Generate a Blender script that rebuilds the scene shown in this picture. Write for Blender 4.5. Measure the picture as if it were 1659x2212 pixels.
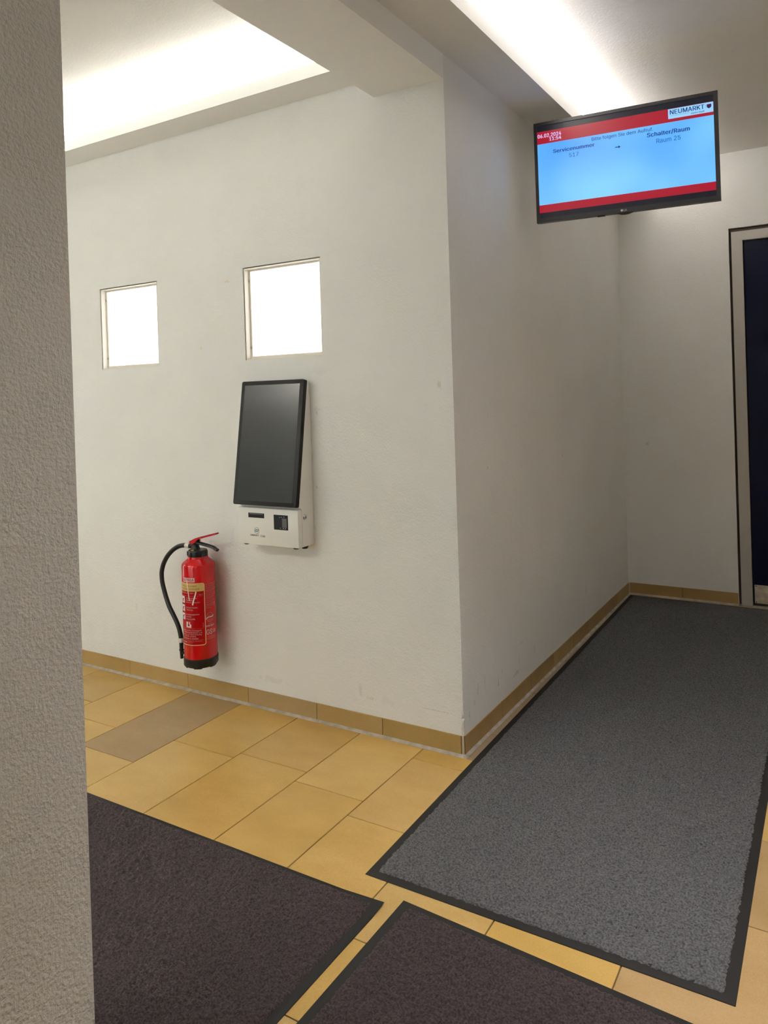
import bpy, bmesh, math, random
import numpy as np
from mathutils import Vector, Matrix
from mathutils.geometry import delaunay_2d_cdt

for o in list(bpy.data.objects):
    bpy.data.objects.remove(o)
C = bpy.context.scene.collection
R = math.radians
random.seed(7)
rng = np.random.default_rng(11)

# ------------------------------------------------------------------ camera
cam = bpy.data.objects.new('camera', bpy.data.cameras.new('camera'))
C.objects.link(cam)
cr = Vector((0.85417109, 0.5190148, -0.03186527))
cu = Vector((0.02403027, 0.02181541, 0.99947318))
cf = Vector((-0.51943652, 0.85448682, -0.00616203))
cam.matrix_world = Matrix(((cr.x, cu.x, -cf.x, 1.22825), (cr.y, cu.y, -cf.y, -2.50883), (cr.z, cu.z, -cf.z, 1.34), (0, 0, 0, 1)))
cam.data.sensor_width = 36
cam.data.sensor_fit = 'AUTO'
cam.data.lens = 1642.5 / 2212 * 36
cam.data.shift_x = 0.0
cam.data.shift_y = -0.11121
cam.data.clip_start = 0.05
bpy.context.scene.camera = cam

# ------------------------------------------------------------------ world, lamps, exposure
W = bpy.data.worlds.new('world')
bpy.context.scene.world = W
W.use_nodes = True
W.node_tree.nodes['Background'].inputs[0].default_value = (0.80, 0.90, 1.0, 1)
W.node_tree.nodes['Background'].inputs[1].default_value = 0.9

def area(name, loc, rot, sx, sy, watt, col):
    l = bpy.data.lights.new(name, 'AREA')
    l.shape = 'RECTANGLE'; l.size = sx; l.size_y = sy; l.energy = watt; l.color = col
    o = bpy.data.objects.new(name, l); C.objects.link(o)
    o.location = loc; o.rotation_euler = rot
    return o
# cove lamps lie in the two ceiling ledges and shine up at the ceiling
area('cove_lamp', (-1.95, -0.075, 2.585), (R(180), 0, 0), 3.2, 0.06, 23, (1.0, 0.985, 0.945))
area('cove_lamp', (0.085, 0.75, 2.612), (R(180), 0, 0), 0.06, 3.3, 51, (1.0, 0.95, 0.95))
# added unseen rear cove, fill for the left room's ceiling and walls
area('cove_lamp', (-1.95, -3.5, 2.585), (R(180), 0, 0), 3.2, 0.06, 190, (1.0, 0.985, 0.94))
# added unseen fill: wide for the corridor, narrow for the near mats
l = area('ceiling_lamp', (1.5, -0.85, 2.69), (0, 0, 0), 0.6, 0.6, 9, (1.0, 0.95, 0.94))
l.data.spread = R(125)
l = area('ceiling_lamp', (0.98, -0.72, 2.69), (0, 0, 0), 0.3, 0.3, 6, (1.0, 0.96, 0.95))
l.data.spread = R(66)
# overcast daylight outside the glazed entrance at the end of the left room
area('daylight', (-3.80, -0.80, 1.15), (0, R(-90), 0), 2.2, 0.25, 10, (1.0, 0.97, 0.98))
area('daylight', (-3.85, -3.05, 2.21), (0, R(-90), 0), 0.3, 1.1, 1.6, (0.62, 0.80, 1.0))  # added bluish light behind the high window, for a band reflected in the kiosk
# fill light outside an added glazed front, lifts left wall, ceiling and beam
area('daylight', (-1.9, -3.95, 1.10), (R(90), 0, 0), 2.6, 2.0, 22, (1.0, 0.99, 0.93))

vs = bpy.context.scene.view_settings
vs.view_transform = 'Standard'
vs.look = 'None'
vs.exposure = 0.0
vs.gamma = 1.0
vs.use_curve_mapping = False
bpy.context.scene.cycles.max_bounces = 12
bpy.context.scene.cycles.diffuse_bounces = 8
bpy.context.scene.cycles.use_denoising = True

# ------------------------------------------------------------------ materials
def srgb(r, g, b):
    f = lambda c: (c/255/12.92) if c/255 <= 0.04045 else ((c/255+0.055)/1.055)**2.4
    return (f(r), f(g), f(b), 1)

def mat(name, col, rough=0.5, metal=0.0, spec=0.5, emit=None, estr=0.0, coat=0.0):
    m = bpy.data.materials.new(name); m.use_nodes = True
    b = m.node_tree.nodes['Principled BSDF']
    b.inputs['Base Color'].default_value = (*col[:3], 1)
    b.inputs['Roughness'].default_value = rough
    b.inputs['Metallic'].default_value = metal
    b.inputs['Specular IOR Level'].default_value = spec
    b.inputs['Coat Weight'].default_value = coat
    if emit:
        b.inputs['Emission Color'].default_value = (*emit[:3], 1)
        b.inputs['Emission Strength'].default_value = estr
    return m

def nd(m, t, **kw):
    n = m.node_tree.nodes.new(t)
    for k, v in kw.items():
        if k in n.inputs: n.inputs[k].default_value = v
        else: setattr(n, k, v)
    return n
def lk(m, a, b): m.node_tree.links.new(a, b)
def bsdf(m): return m.node_tree.nodes['Principled BSDF']

def vary(m, coord, scale, c1, c2, lo=0.35, hi=0.65, detail=4.0):
    """base colour drifting between two paints of the same surface"""
    n = nd(m, 'ShaderNodeTexNoise'); n.inputs['Scale'].default_value = scale; n.inputs['Detail'].default_value = detail
    lk(m, coord, n.inputs['Vector'])
    r = nd(m, 'ShaderNodeValToRGB')
    r.color_ramp.elements[0].position = lo; r.color_ramp.elements[0].color = (*c1[:3], 1)
    r.color_ramp.elements[1].position = hi; r.color_ramp.elements[1].color = (*c2[:3], 1)
    lk(m, n.outputs['Fac'], r.inputs['Fac'])
    return r.outputs['Color']

def bump(m, coord, scale, dist, strength=1.0, detail=3.0, prev=None, rough=0.55):
    n = nd(m, 'ShaderNodeTexNoise'); n.inputs['Scale'].default_value = scale; n.inputs['Detail'].default_value = detail
    n.inputs['Roughness'].default_value = rough
    lk(m, coord, n.inputs['Vector'])
    b = nd(m, 'ShaderNodeBump'); b.inputs['Strength'].default_value = strength; b.inputs['Distance'].default_value = dist
    lk(m, n.outputs['Fac'], b.inputs['Height'])
    if prev: lk(m, prev, b.inputs['Normal'])
    return b.outputs['Normal']

def spots(m, coord, col_in, lst):
    """scuffs, tape residue and plaster patches with a shape of their own"""
    for (p, rad, c, amt) in lst:
        nz = nd(m, 'ShaderNodeTexNoise'); nz.inputs['Scale'].default_value = 0.9/max(0.006, sorted(rad)[0])
        lk(m, coord, nz.inputs['Vector'])
        sub = nd(m, 'ShaderNodeVectorMath', operation='SUBTRACT'); lk(m, coord, sub.inputs[0]); sub.inputs[1].default_value = p
        dv = nd(m, 'ShaderNodeVectorMath', operation='DIVIDE'); lk(m, sub.outputs[0], dv.inputs[0]); dv.inputs[1].default_value = rad
        ln = nd(m, 'ShaderNodeVectorMath', operation='LENGTH'); lk(m, dv.outputs[0], ln.inputs[0])
        ad = nd(m, 'ShaderNodeMath', operation='MULTIPLY_ADD'); lk(m, nz.outputs['Fac'], ad.inputs[0]); ad.inputs[1].default_value = 2.2
        neg = nd(m, 'ShaderNodeMath', operation='SUBTRACT'); neg.inputs[0].default_value = -0.35; lk(m, ln.outputs['Value'], neg.inputs[1])
        lk(m, neg.outputs[0], ad.inputs[2])
        ml = nd(m, 'ShaderNodeMath', operation='MULTIPLY', use_clamp=True); lk(m, ad.outputs[0], ml.inputs[0]); ml.inputs[1].default_value = 3.0
        am = nd(m, 'ShaderNodeMath', operation='MULTIPLY'); lk(m, ml.outputs[0], am.inputs[0]); am.inputs[1].default_value = amt
        mx = nd(m, 'ShaderNodeMix', data_type='RGBA')
        lk(m, am.outputs[0], mx.inputs[0]); lk(m, col_in, mx.inputs[6]); mx.inputs[7].default_value = (*c[:3], 1)
        col_in = mx.outputs[2]
    return col_in

def plaster(name, col, sc=120.0, dist=0.0022, lst=(), rough=0.6):
    m = mat(name, col, rough, spec=0.35)
    g = nd(m, 'ShaderNodeNewGeometry'); pos = g.outputs['Position']
    c2 = [c*0.965 for c in col[:3]]
    out = vary(m, pos, 3.0, c2, col)
    out = spots(m, pos, out, lst)
    lk(m, out, bsdf(m).inputs['Base Color'])
    n1 = bump(m, pos, sc, dist, 1.0, 2.0)
    n2 = bump(m, pos, sc*0.22, dist*1.3, 0.6, 2.0, prev=n1)
    lk(m, n2, bsdf(m).inputs['Normal'])
    return m

PAINT = (0.80, 0.80, 0.78)
GREY = (0.40, 0.39, 0.36); OCH = (0.72, 0.55, 0.33)
M = {}
M['wall_front'] = plaster('white_plaster_front', PAINT, 120.0, 0.0016, lst=[
    ((-1.085, 0, 1.853), (0.022, 0.05, 0.010), OCH, 0.55), ((-1.255, 0, 1.571), (0.010, 0.05, 0.010), OCH, 0.55),
    ((-0.054, 0, 1.365), (0.016, 0.05, 0.022), (0.60, 0.50, 0.38), 0.5), ((-0.620, 0, 1.285), (0.020, 0.05, 0.014), GREY, 0.22),
    ((-0.62, 0, 1.27), (0.007, 0.05, 0.009), GREY, 0.45), ((-0.633, 0, 0.966), (0.008, 0.05, 0.012), GREY, 0.45),
    ((-0.11, 0, 0.147), (0.10, 0.05, 0.0022), (0.40, 0.33, 0.25), 0.5), ((-0.45, 0, 0.17), (0.012, 0.05, 0.04), GREY, 0.22), ((-0.40, 0, 0.14), (0.03, 0.05, 0.010), GREY, 0.2), ((-0.32, 0, 0.14), (0.04, 0.05, 0.025), GREY, 0.10),
    ((-0.9, 0, 0.13), (0.09, 0.05, 0.02), GREY, 0.14), ((-1.74, 0, 0.34), (0.012, 0.05, 0.03), GREY, 0.16),
    ((-0.60, 0, 1.44), (0.06, 0.05, 0.03), GREY, 0.08), ((-0.66, 0, 2.2), (0.10, 0.05, 0.05), GREY, 0.04), ((-1.46, 0, 0.27), (0.012, 0.05, 0.03), GREY, 0.14)])
M['wall_side'] = plaster('white_plaster_side', PAINT, 120.0, 0.0011, lst=[
    ((0, 0.288, 1.033), (0.05, 0.014, 0.014), GREY, 0.30), ((0, 1.223, 0.997), (0.05, 0.02, 0.012), GREY, 0.22),
    *[((0, y, z), (0.05, ry, rz), (0.2, 0.19, 0.18), a) for y, z, ry, rz, a in (
        (0.055, 0.13, 0.008, 0.025, 0.28), (0.10, 0.16, 0.006, 0.02, 0.25), (0.135, 0.20, 0.010, 0.03, 0.20), (0.20, 0.21, 0.006, 0.04, 0.18), (0.33, 0.155, 0.010, 0.035, 0.30),
        (0.37, 0.19, 0.006, 0.02, 0.28), (0.53, 0.13, 0.05, 0.012, 0.25), (0.56, 0.175, 0.006, 0.03, 0.25), (0.60, 0.24, 0.02, 0.006, 0.25), (0.75, 0.17, 0.010, 0.03, 0.20), (1.55, 0.24, 0.010, 0.05, 0.25), (1.1, 0.2, 0.012, 0.02, 0.14))]])
M['wall_back'] = plaster('white_plaster_back', PAINT, 120.0, 0.0011, lst=[((0.147, 2.474, 0.969), (0.012, 0.05, 0.016), GREY, 0.4),
    ((0.2, 2.474, 0.12), (0.05, 0.05, 0.03), GREY, 0.05)])
M['wall_near'] = plaster('white_plaster_coarse', PAINT, 125.0, 0.0046, rough=0.55)
M['ceil'] = plaster('ceiling_plaster', (0.80, 0.785, 0.75), 100, 0.0009)
M['smooth'] = mat('smooth_white_paint', (0.88, 0.88, 0.86), 0.55, spec=0.3)
M['corner'] = plaster('chipped_corner_plaster', PAINT, lst=[((0, 0, 0.10), (0.012, 0.012, 0.10), (0.52, 0.44, 0.34), 0.55)])
M['sealant'] = mat('grey_joint_sealant', (0.40, 0.36, 0.31), 0.6)
g = nd(M['sealant'], 'ShaderNodeNewGeometry')
lk(M['sealant'], vary(M['sealant'], g.outputs['Position'], 25, (0.30, 0.265, 0.22), (0.44, 0.40, 0.35)), bsdf(M['sealant']).inputs['Base Color'])
M['mortar'] = mat('corner_mortar', (0.50, 0.40, 0.29), 0.8)
M['grout'] = mat('brown_tile_grout', (0.105, 0.065, 0.025), 0.8)

def stone(name, rough, spec=0.5):
    m = mat(name, (0.5, 0.35, 0.14), rough, spec=spec)
    oi = nd(m, 'ShaderNodeObjectInfo'); tc = nd(m, 'ShaderNodeNewGeometry')
    # shift the grain per tile
    sc = nd(m, 'ShaderNodeVectorMath', operation='SCALE'); sc.inputs[0].default_value = (7.3, 3.1, 5.7); lk(m, oi.outputs['Random'], sc.inputs['Scale'])
    ad = nd(m, 'ShaderNodeVectorMath', operation='ADD'); lk(m, tc.outputs['Position'], ad.inputs[0]); lk(m, sc.outputs[0], ad.inputs[1])
    st = nd(m, 'ShaderNodeVectorMath', operation='MULTIPLY'); lk(m, ad.outputs[0], st.inputs[0]); st.inputs[1].default_value = (1.0, 1.8, 1.0)
    ra = vary(m, st.outputs[0], 5.0, (0.90, 0.87, 0.80), (1.05, 1.05, 1.10), 0.3, 0.7, 6)
    rb = vary(m, ad.outputs[0], 260.0, (0.93, 0.92, 0.90), (1.06, 1.06, 1.06), 0.3, 0.7, 2)
    m1 = nd(m, 'ShaderNodeMix', data_type='RGBA', blend_type='MULTIPLY'); m1.inputs[0].default_value = 1
    lk(m, oi.outputs['Color'], m1.inputs[6]); lk(m, ra, m1.inputs[7])
    m2 = nd(m, 'ShaderNodeMix', data_type='RGBA', blend_type='MULTIPLY'); m2.inputs[0].default_value = 1
    lk(m, m1.outputs[2], m2.inputs[6]); lk(m, rb, m2.inputs[7])
    lk(m, m2.outputs[2], bsdf(m).inputs['Base Color'])
    lk(m, bump(m, ad.outputs[0], 40, 0.0006, 0.35, 3), bsdf(m).inputs['Normal'])
    return m
M['tile'] = stone('yellow_limestone', 0.32)
M['skirt'] = stone('limestone_skirting', 0.42)

def pile(name, c1, c2):
    m = mat(name, c1, 0.95, spec=0.15)
    g = nd(m, 'ShaderNodeNewGeometry')
    out = vary(m, g.outputs['Position'], 190, c1, c2, 0.35, 0.65, 3)
    lk(m, out, bsdf(m).inputs['Base Color'])
    lk(m, bump(m, g.outputs['Position'], 420, 0.003, 0.9, 2), bsdf(m).inputs['Normal'])
    bsdf(m).inputs['Sheen Weight'].default_value = 0.04
    bsdf(m).inputs['Sheen Roughness'].default_value = 0.6
    return m
M['pile_grey'] = pile('slate_grey_pile', (0.050, 0.050, 0.052), (0.138, 0.140, 0.144))
M['pile_dark'] = pile('aubergine_pile', (0.026, 0.0180, 0.0195), (0.075, 0.054, 0.057))
M['rubber'] = mat('black_rubber', (0.014, 0.013, 0.012), 0.6, spec=0.3)

M['glow'] = mat('lit_frosted_pane', (0.9, 0.9, 0.9), 0.4, emit=(1.0, 0.99, 0.97), estr=1.7)
M['alu'] = mat('pale_aluminium', (0.74, 0.70, 0.63), 0.45, 0.1)
M['gap'] = mat('dark_brown_gap', (0.06, 0.042, 0.03), 0.8)
M['steel'] = mat('clip_steel', (0.45, 0.43, 0.40), 0.35, 0.9)
M['frame'] = mat('warm_grey_door_paint', (0.47, 0.45, 0.41), 0.5)
M['navy'] = mat('navy_door_laminate', (0.0022, 0.0038, 0.022), 0.3, spec=0.22)
M['kick'] = mat('brushed_kick_plate', (0.74, 0.66, 0.53), 0.38, 0.35)
g = nd(M['kick'], 'ShaderNodeNewGeometry')
lk(M['kick'], vary(M['kick'], g.outputs['Position'], 30, (0.55, 0.47, 0.36), (0.78, 0.70, 0.57)), bsdf(M['kick']).inputs['Base Color'])
def glassy(name):
    m = bpy.data.materials.new(name); m.use_nodes = True
    nt = m.node_tree; nt.nodes.remove(nt.nodes['Principled BSDF'])
    tr = nt.nodes.new('ShaderNodeBsdfTransparent'); tr.inputs[0].default_value = (0.93, 0.96, 0.95, 1)
    gl = nt.nodes.new('ShaderNodeBsdfGlossy'); gl.inputs['Roughness'].default_value = 0.02
    fr = nt.nodes.new('ShaderNodeFresnel'); mx = nt.nodes.new('ShaderNodeMixShader')
    nt.links.new(fr.outputs[0], mx.inputs[0]); nt.links.new(tr.outputs[0], mx.inputs[1]); nt.links.new(gl.outputs[0], mx.inputs[2])
    nt.links.new(mx.outputs[0], nt.nodes['Material Output'].inputs[0])
    return m
M['glass'] = glassy('clear_door_glass')

M['kwhite'] = mat('white_powder_coat', (0.80, 0.79, 0.75), 0.35)
M['kblack'] = mat('black_bezel_plastic', (0.013, 0.013, 0.0125), 0.5, spec=0.2)
M['kscreen'] = mat('dark_matt_glass', (0.034, 0.036, 0.037), 0.2, spec=0.5)
M['kslot'] = mat('slot_black', (0.006, 0.007, 0.008), 0.3)
M['kgrey'] = mat('reader_grey', (0.10, 0.10, 0.10), 0.35)
M['chrome'] = mat('chrome_lock', (0.72, 0.72, 0.72), 0.18, 1.0)
M['ink'] = mat('dark_ink', (0.03, 0.035, 0.04), 0.5)
M['teal'] = mat('teal_ink', (0.035, 0.12, 0.18), 0.5)
M['ink_red'] = mat('red_ink', (0.42, 0.10, 0.09), 0.5)
M['ink_ochre'] = mat('ochre_ink', (0.30, 0.16, 0.05), 0.5)

M['red'] = mat('glossy_red_enamel', (0.42, 0.0012, 0.0026), 0.09, spec=0.5)
M['redlever'] = mat('red_lever_plastic', (0.50, 0.006, 0.012), 0.3)
M['black'] = mat('black_plastic', (0.007, 0.0075, 0.008), 0.42, spec=0.35)
M['hose'] = mat('black_rubber_hose', (0.006, 0.006, 0.0055), 0.5, spec=0.35)
M['ferrule'] = mat('pale_ferrule', (0.66, 0.63, 0.58), 0.35, 0.3)
M['brass'] = mat('dull_pin_metal', (0.50, 0.42, 0.28), 0.35, 0.9)
M['gold'] = mat('ochre_label_print', (0.56, 0.38, 0.115), 0.35)
M['cream'] = mat('cream_label_line', (0.72, 0.50, 0.27), 0.35)
M['lred'] = mat('dark_red_label', (0.31, 0.0016, 0.0035), 0.2, spec=0.2)
M['lwhite'] = mat('pinkish_white_print', (0.62, 0.42, 0.44), 0.4)
M['lpict'] = mat('white_pictogram', (0.70, 0.62, 0.68), 0.4)
M['lfaint'] = mat('faint_pink_print', (0.48, 0.16, 0.17), 0.4)
M['lbrown'] = mat('brown_print', (0.10, 0.03, 0.015), 0.4)
M['yellow'] = mat('yellow_sticker', (0.72, 0.50, 0.05), 0.45)
M['seal'] = mat('off_white_streak', (0.82, 0.72, 0.68), 0.35)

def screen(name, e, s): return mat(name, (0.01, 0.01, 0.012), 0.3, spec=0.4, emit=e, estr=s)
M['tvcase'] = mat('charcoal_tv_plastic', (0.035, 0.035, 0.038), 0.35)
M['tvdark'] = mat('black_tv_back', (0.012, 0.012, 0.013), 0.5)
M['tv_blue'] = screen('screen_sky_blue', (0.155, 0.53, 1.0), 1.0)
t = nd(M['tv_blue'], 'ShaderNodeTexCoord')
lk(M['tv_blue'], vary(M['tv_blue'], t.outputs['Object'], 2.6, (0.065, 0.36, 1.0), (0.24, 0.66, 1.0), 0.32, 0.66, 1), bsdf(M['tv_blue']).inputs['Emission Color'])
M['tv_red'] = screen('screen_crimson', (0.40, 0.004, 0.022), 1.0)
M['tv_black'] = screen('screen_black', (0.004, 0.005, 0.012), 1.0)
M['tv_white'] = screen('screen_pale_blue', (0.32, 0.66, 1.0), 1.0)
M['tv_navy'] = screen('screen_navy_text', (0.003, 0.035, 0.24), 1.0)
M['tv_deep'] = screen('screen_deep_text', (0.003, 0.015, 0.15), 1.0)
M['tv_mid'] = screen('screen_mid_text', (0.01, 0.12, 0.42), 1.0)
M['tv_lav'] = screen('screen_lavender_text', (0.72, 0.58, 1.0), 1.0)
M['tv_crest'] = screen('screen_crest', (0.10, 0.006, 0.03), 1.0)
M['logo'] = mat('silver_logo', (0.70, 0.70, 0.70), 0.3)

# ------------------------------------------------------------------ mesh helpers
def new(name, me, m, parent=None, org=None):
    """link a mesh built in world coordinates; org moves it into the parent's frame"""
    if org is not None: me.transform(Matrix.Translation(-Vector(org)))
    if m is not None: me.materials.append(m)
    o = bpy.data.objects.new(name, me); C.objects.link(o)
    if parent is not None: o.parent = parent
    return o
def done(name, bm, m, parent=None, org=None, smooth=None):
    me = bpy.data.meshes.new(name)
    bmesh.ops.recalc_face_normals(bm, faces=bm.faces)
    bm.to_mesh(me); bm.free()
    if smooth is not None:
        for p in me.polygons: p.use_smooth = True
        me.set_sharp_from_angle(angle=R(smooth))
    return new(name, me, m, parent, org)
def box(bm, x0, x1, y0, y1, z0, z1, bev=0.0, seg=1):
    r = bmesh.ops.create_cube(bm, size=1)
    for v in r['verts']:
        v.co = Vector(((x0+x1)/2+v.co.x*(x1-x0), (y0+y1)/2+v.co.y*(y1-y0), (z0+z1)/2+v.co.z*(z1-z0)))
    if bev:
        es = list({e for v in r['verts'] for e in v.link_edges})
        bmesh.ops.bevel(bm, geom=es, offset=bev, segments=seg, affect='EDGES', profile=0.5)
    return bm
def bx(*a, **k): return box(bmesh.new(), *a, **k)
def prism(bm, pts, d, bev=0.0, seg=1):
    """extrude the closed 3-D polygon pts along vector d"""
    vs_ = [bm.verts.new(p) for p in pts]
    f = bm.faces.new(vs_)
    r = bmesh.ops.extrude_face_region(bm, geom=[f])
    nv = [g for g in r['geom'] if isinstance(g, bmesh.types.BMVert)]
    for v in nv: v.co += Vector(d)
    if bev:
        es = list({e for v in vs_+nv for e in v.link_edges})
        bmesh.ops.bevel(bm, geom=es, offset=bev, segments=seg, affect='EDGES', profile=0.5)
    return bm
def lathe(bm, prof, cx, cy, seg=48, a0=0.0):
    rings = []
    for (r, z) in prof:
        if r < 1e-6: rings.append([bm.verts.new((cx, cy, z))])
        else: rings.append([bm.verts.new((cx+r*math.cos(a0+2*math.pi*k/seg), cy+r*math.sin(a0+2*math.pi*k/seg), z)) for k in range(seg)])
    for a, b in zip(rings, rings[1:]):
        for k in range(seg):
            k2 = (k+1) % seg
            q = [a[k % len(a)], a[k2 % len(a)], b[k2 % len(b)], b[k % len(b)]]
            u = []
            for v in q:
                if v not in u: u.append(v)
            if len(u) > 2: bm.faces.new(u)
    return bm
def spline(pts, n=8):
    pts = [Vector(p) for p in pts]; out = []
    P = [pts[0]*2-pts[1]] + pts + [pts[-1]*2-pts[-2]]
    for i in range(1, len(P)-2):
        for k in range(n):
            t = k/n; a, b, c, d = P[i-1], P[i], P[i+1], P[i+2]
            out.append(0.5*((2*b)+(c-a)*t+(2*a-5*b+4*c-d)*t*t+(3*b-a-3*c+d)*t**3))
    out.append(pts[-1]); return out
def tube(bm, path, rad, seg=12, cap=True):
    path = [Vector(p) for p in path]; rings = []; n0 = None
    for i, p in enumerate(path):
        t = (path[min(i+1, len(path)-1)]-path[max(i-1, 0)]).normalized()
        if n0 is None: n0 = t.orthogonal().normalized()
        n0 = (n0-t*n0.dot(t)).normalized(); b = t.cross(n0)
        r = rad(i/(len(path)-1)) if callable(rad) else rad
        rings.append([bm.verts.new(p+(n0*math.cos(2*math.pi*k/seg)+b*math.sin(2*math.pi*k/seg))*r) for k in range(seg)])
    for a, b in zip(rings, rings[1:]):
        for k in range(seg): bm.faces.new((a[k], a[(k+1) % seg], b[(k+1) % seg], b[k]))
    if cap: bm.faces.new(rings[0]); bm.faces.new(rings[-1])
    return bm

def struct(o, label, cat):
    o['kind'] = 'structure'; o['label'] = label; o['category'] = cat; return o
def tag(o, label, cat, group=None):
    o['label'] = label; o['category'] = cat
    if group: o['group'] = group
    return o
def empty(name, loc, rz=0.0):
    o = bpy.data.objects.new(name, None); C.objects.link(o); o.location = loc; o.rotation_euler = (0, 0, rz)
    o.empty_display_size = 0.05; return o

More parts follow.
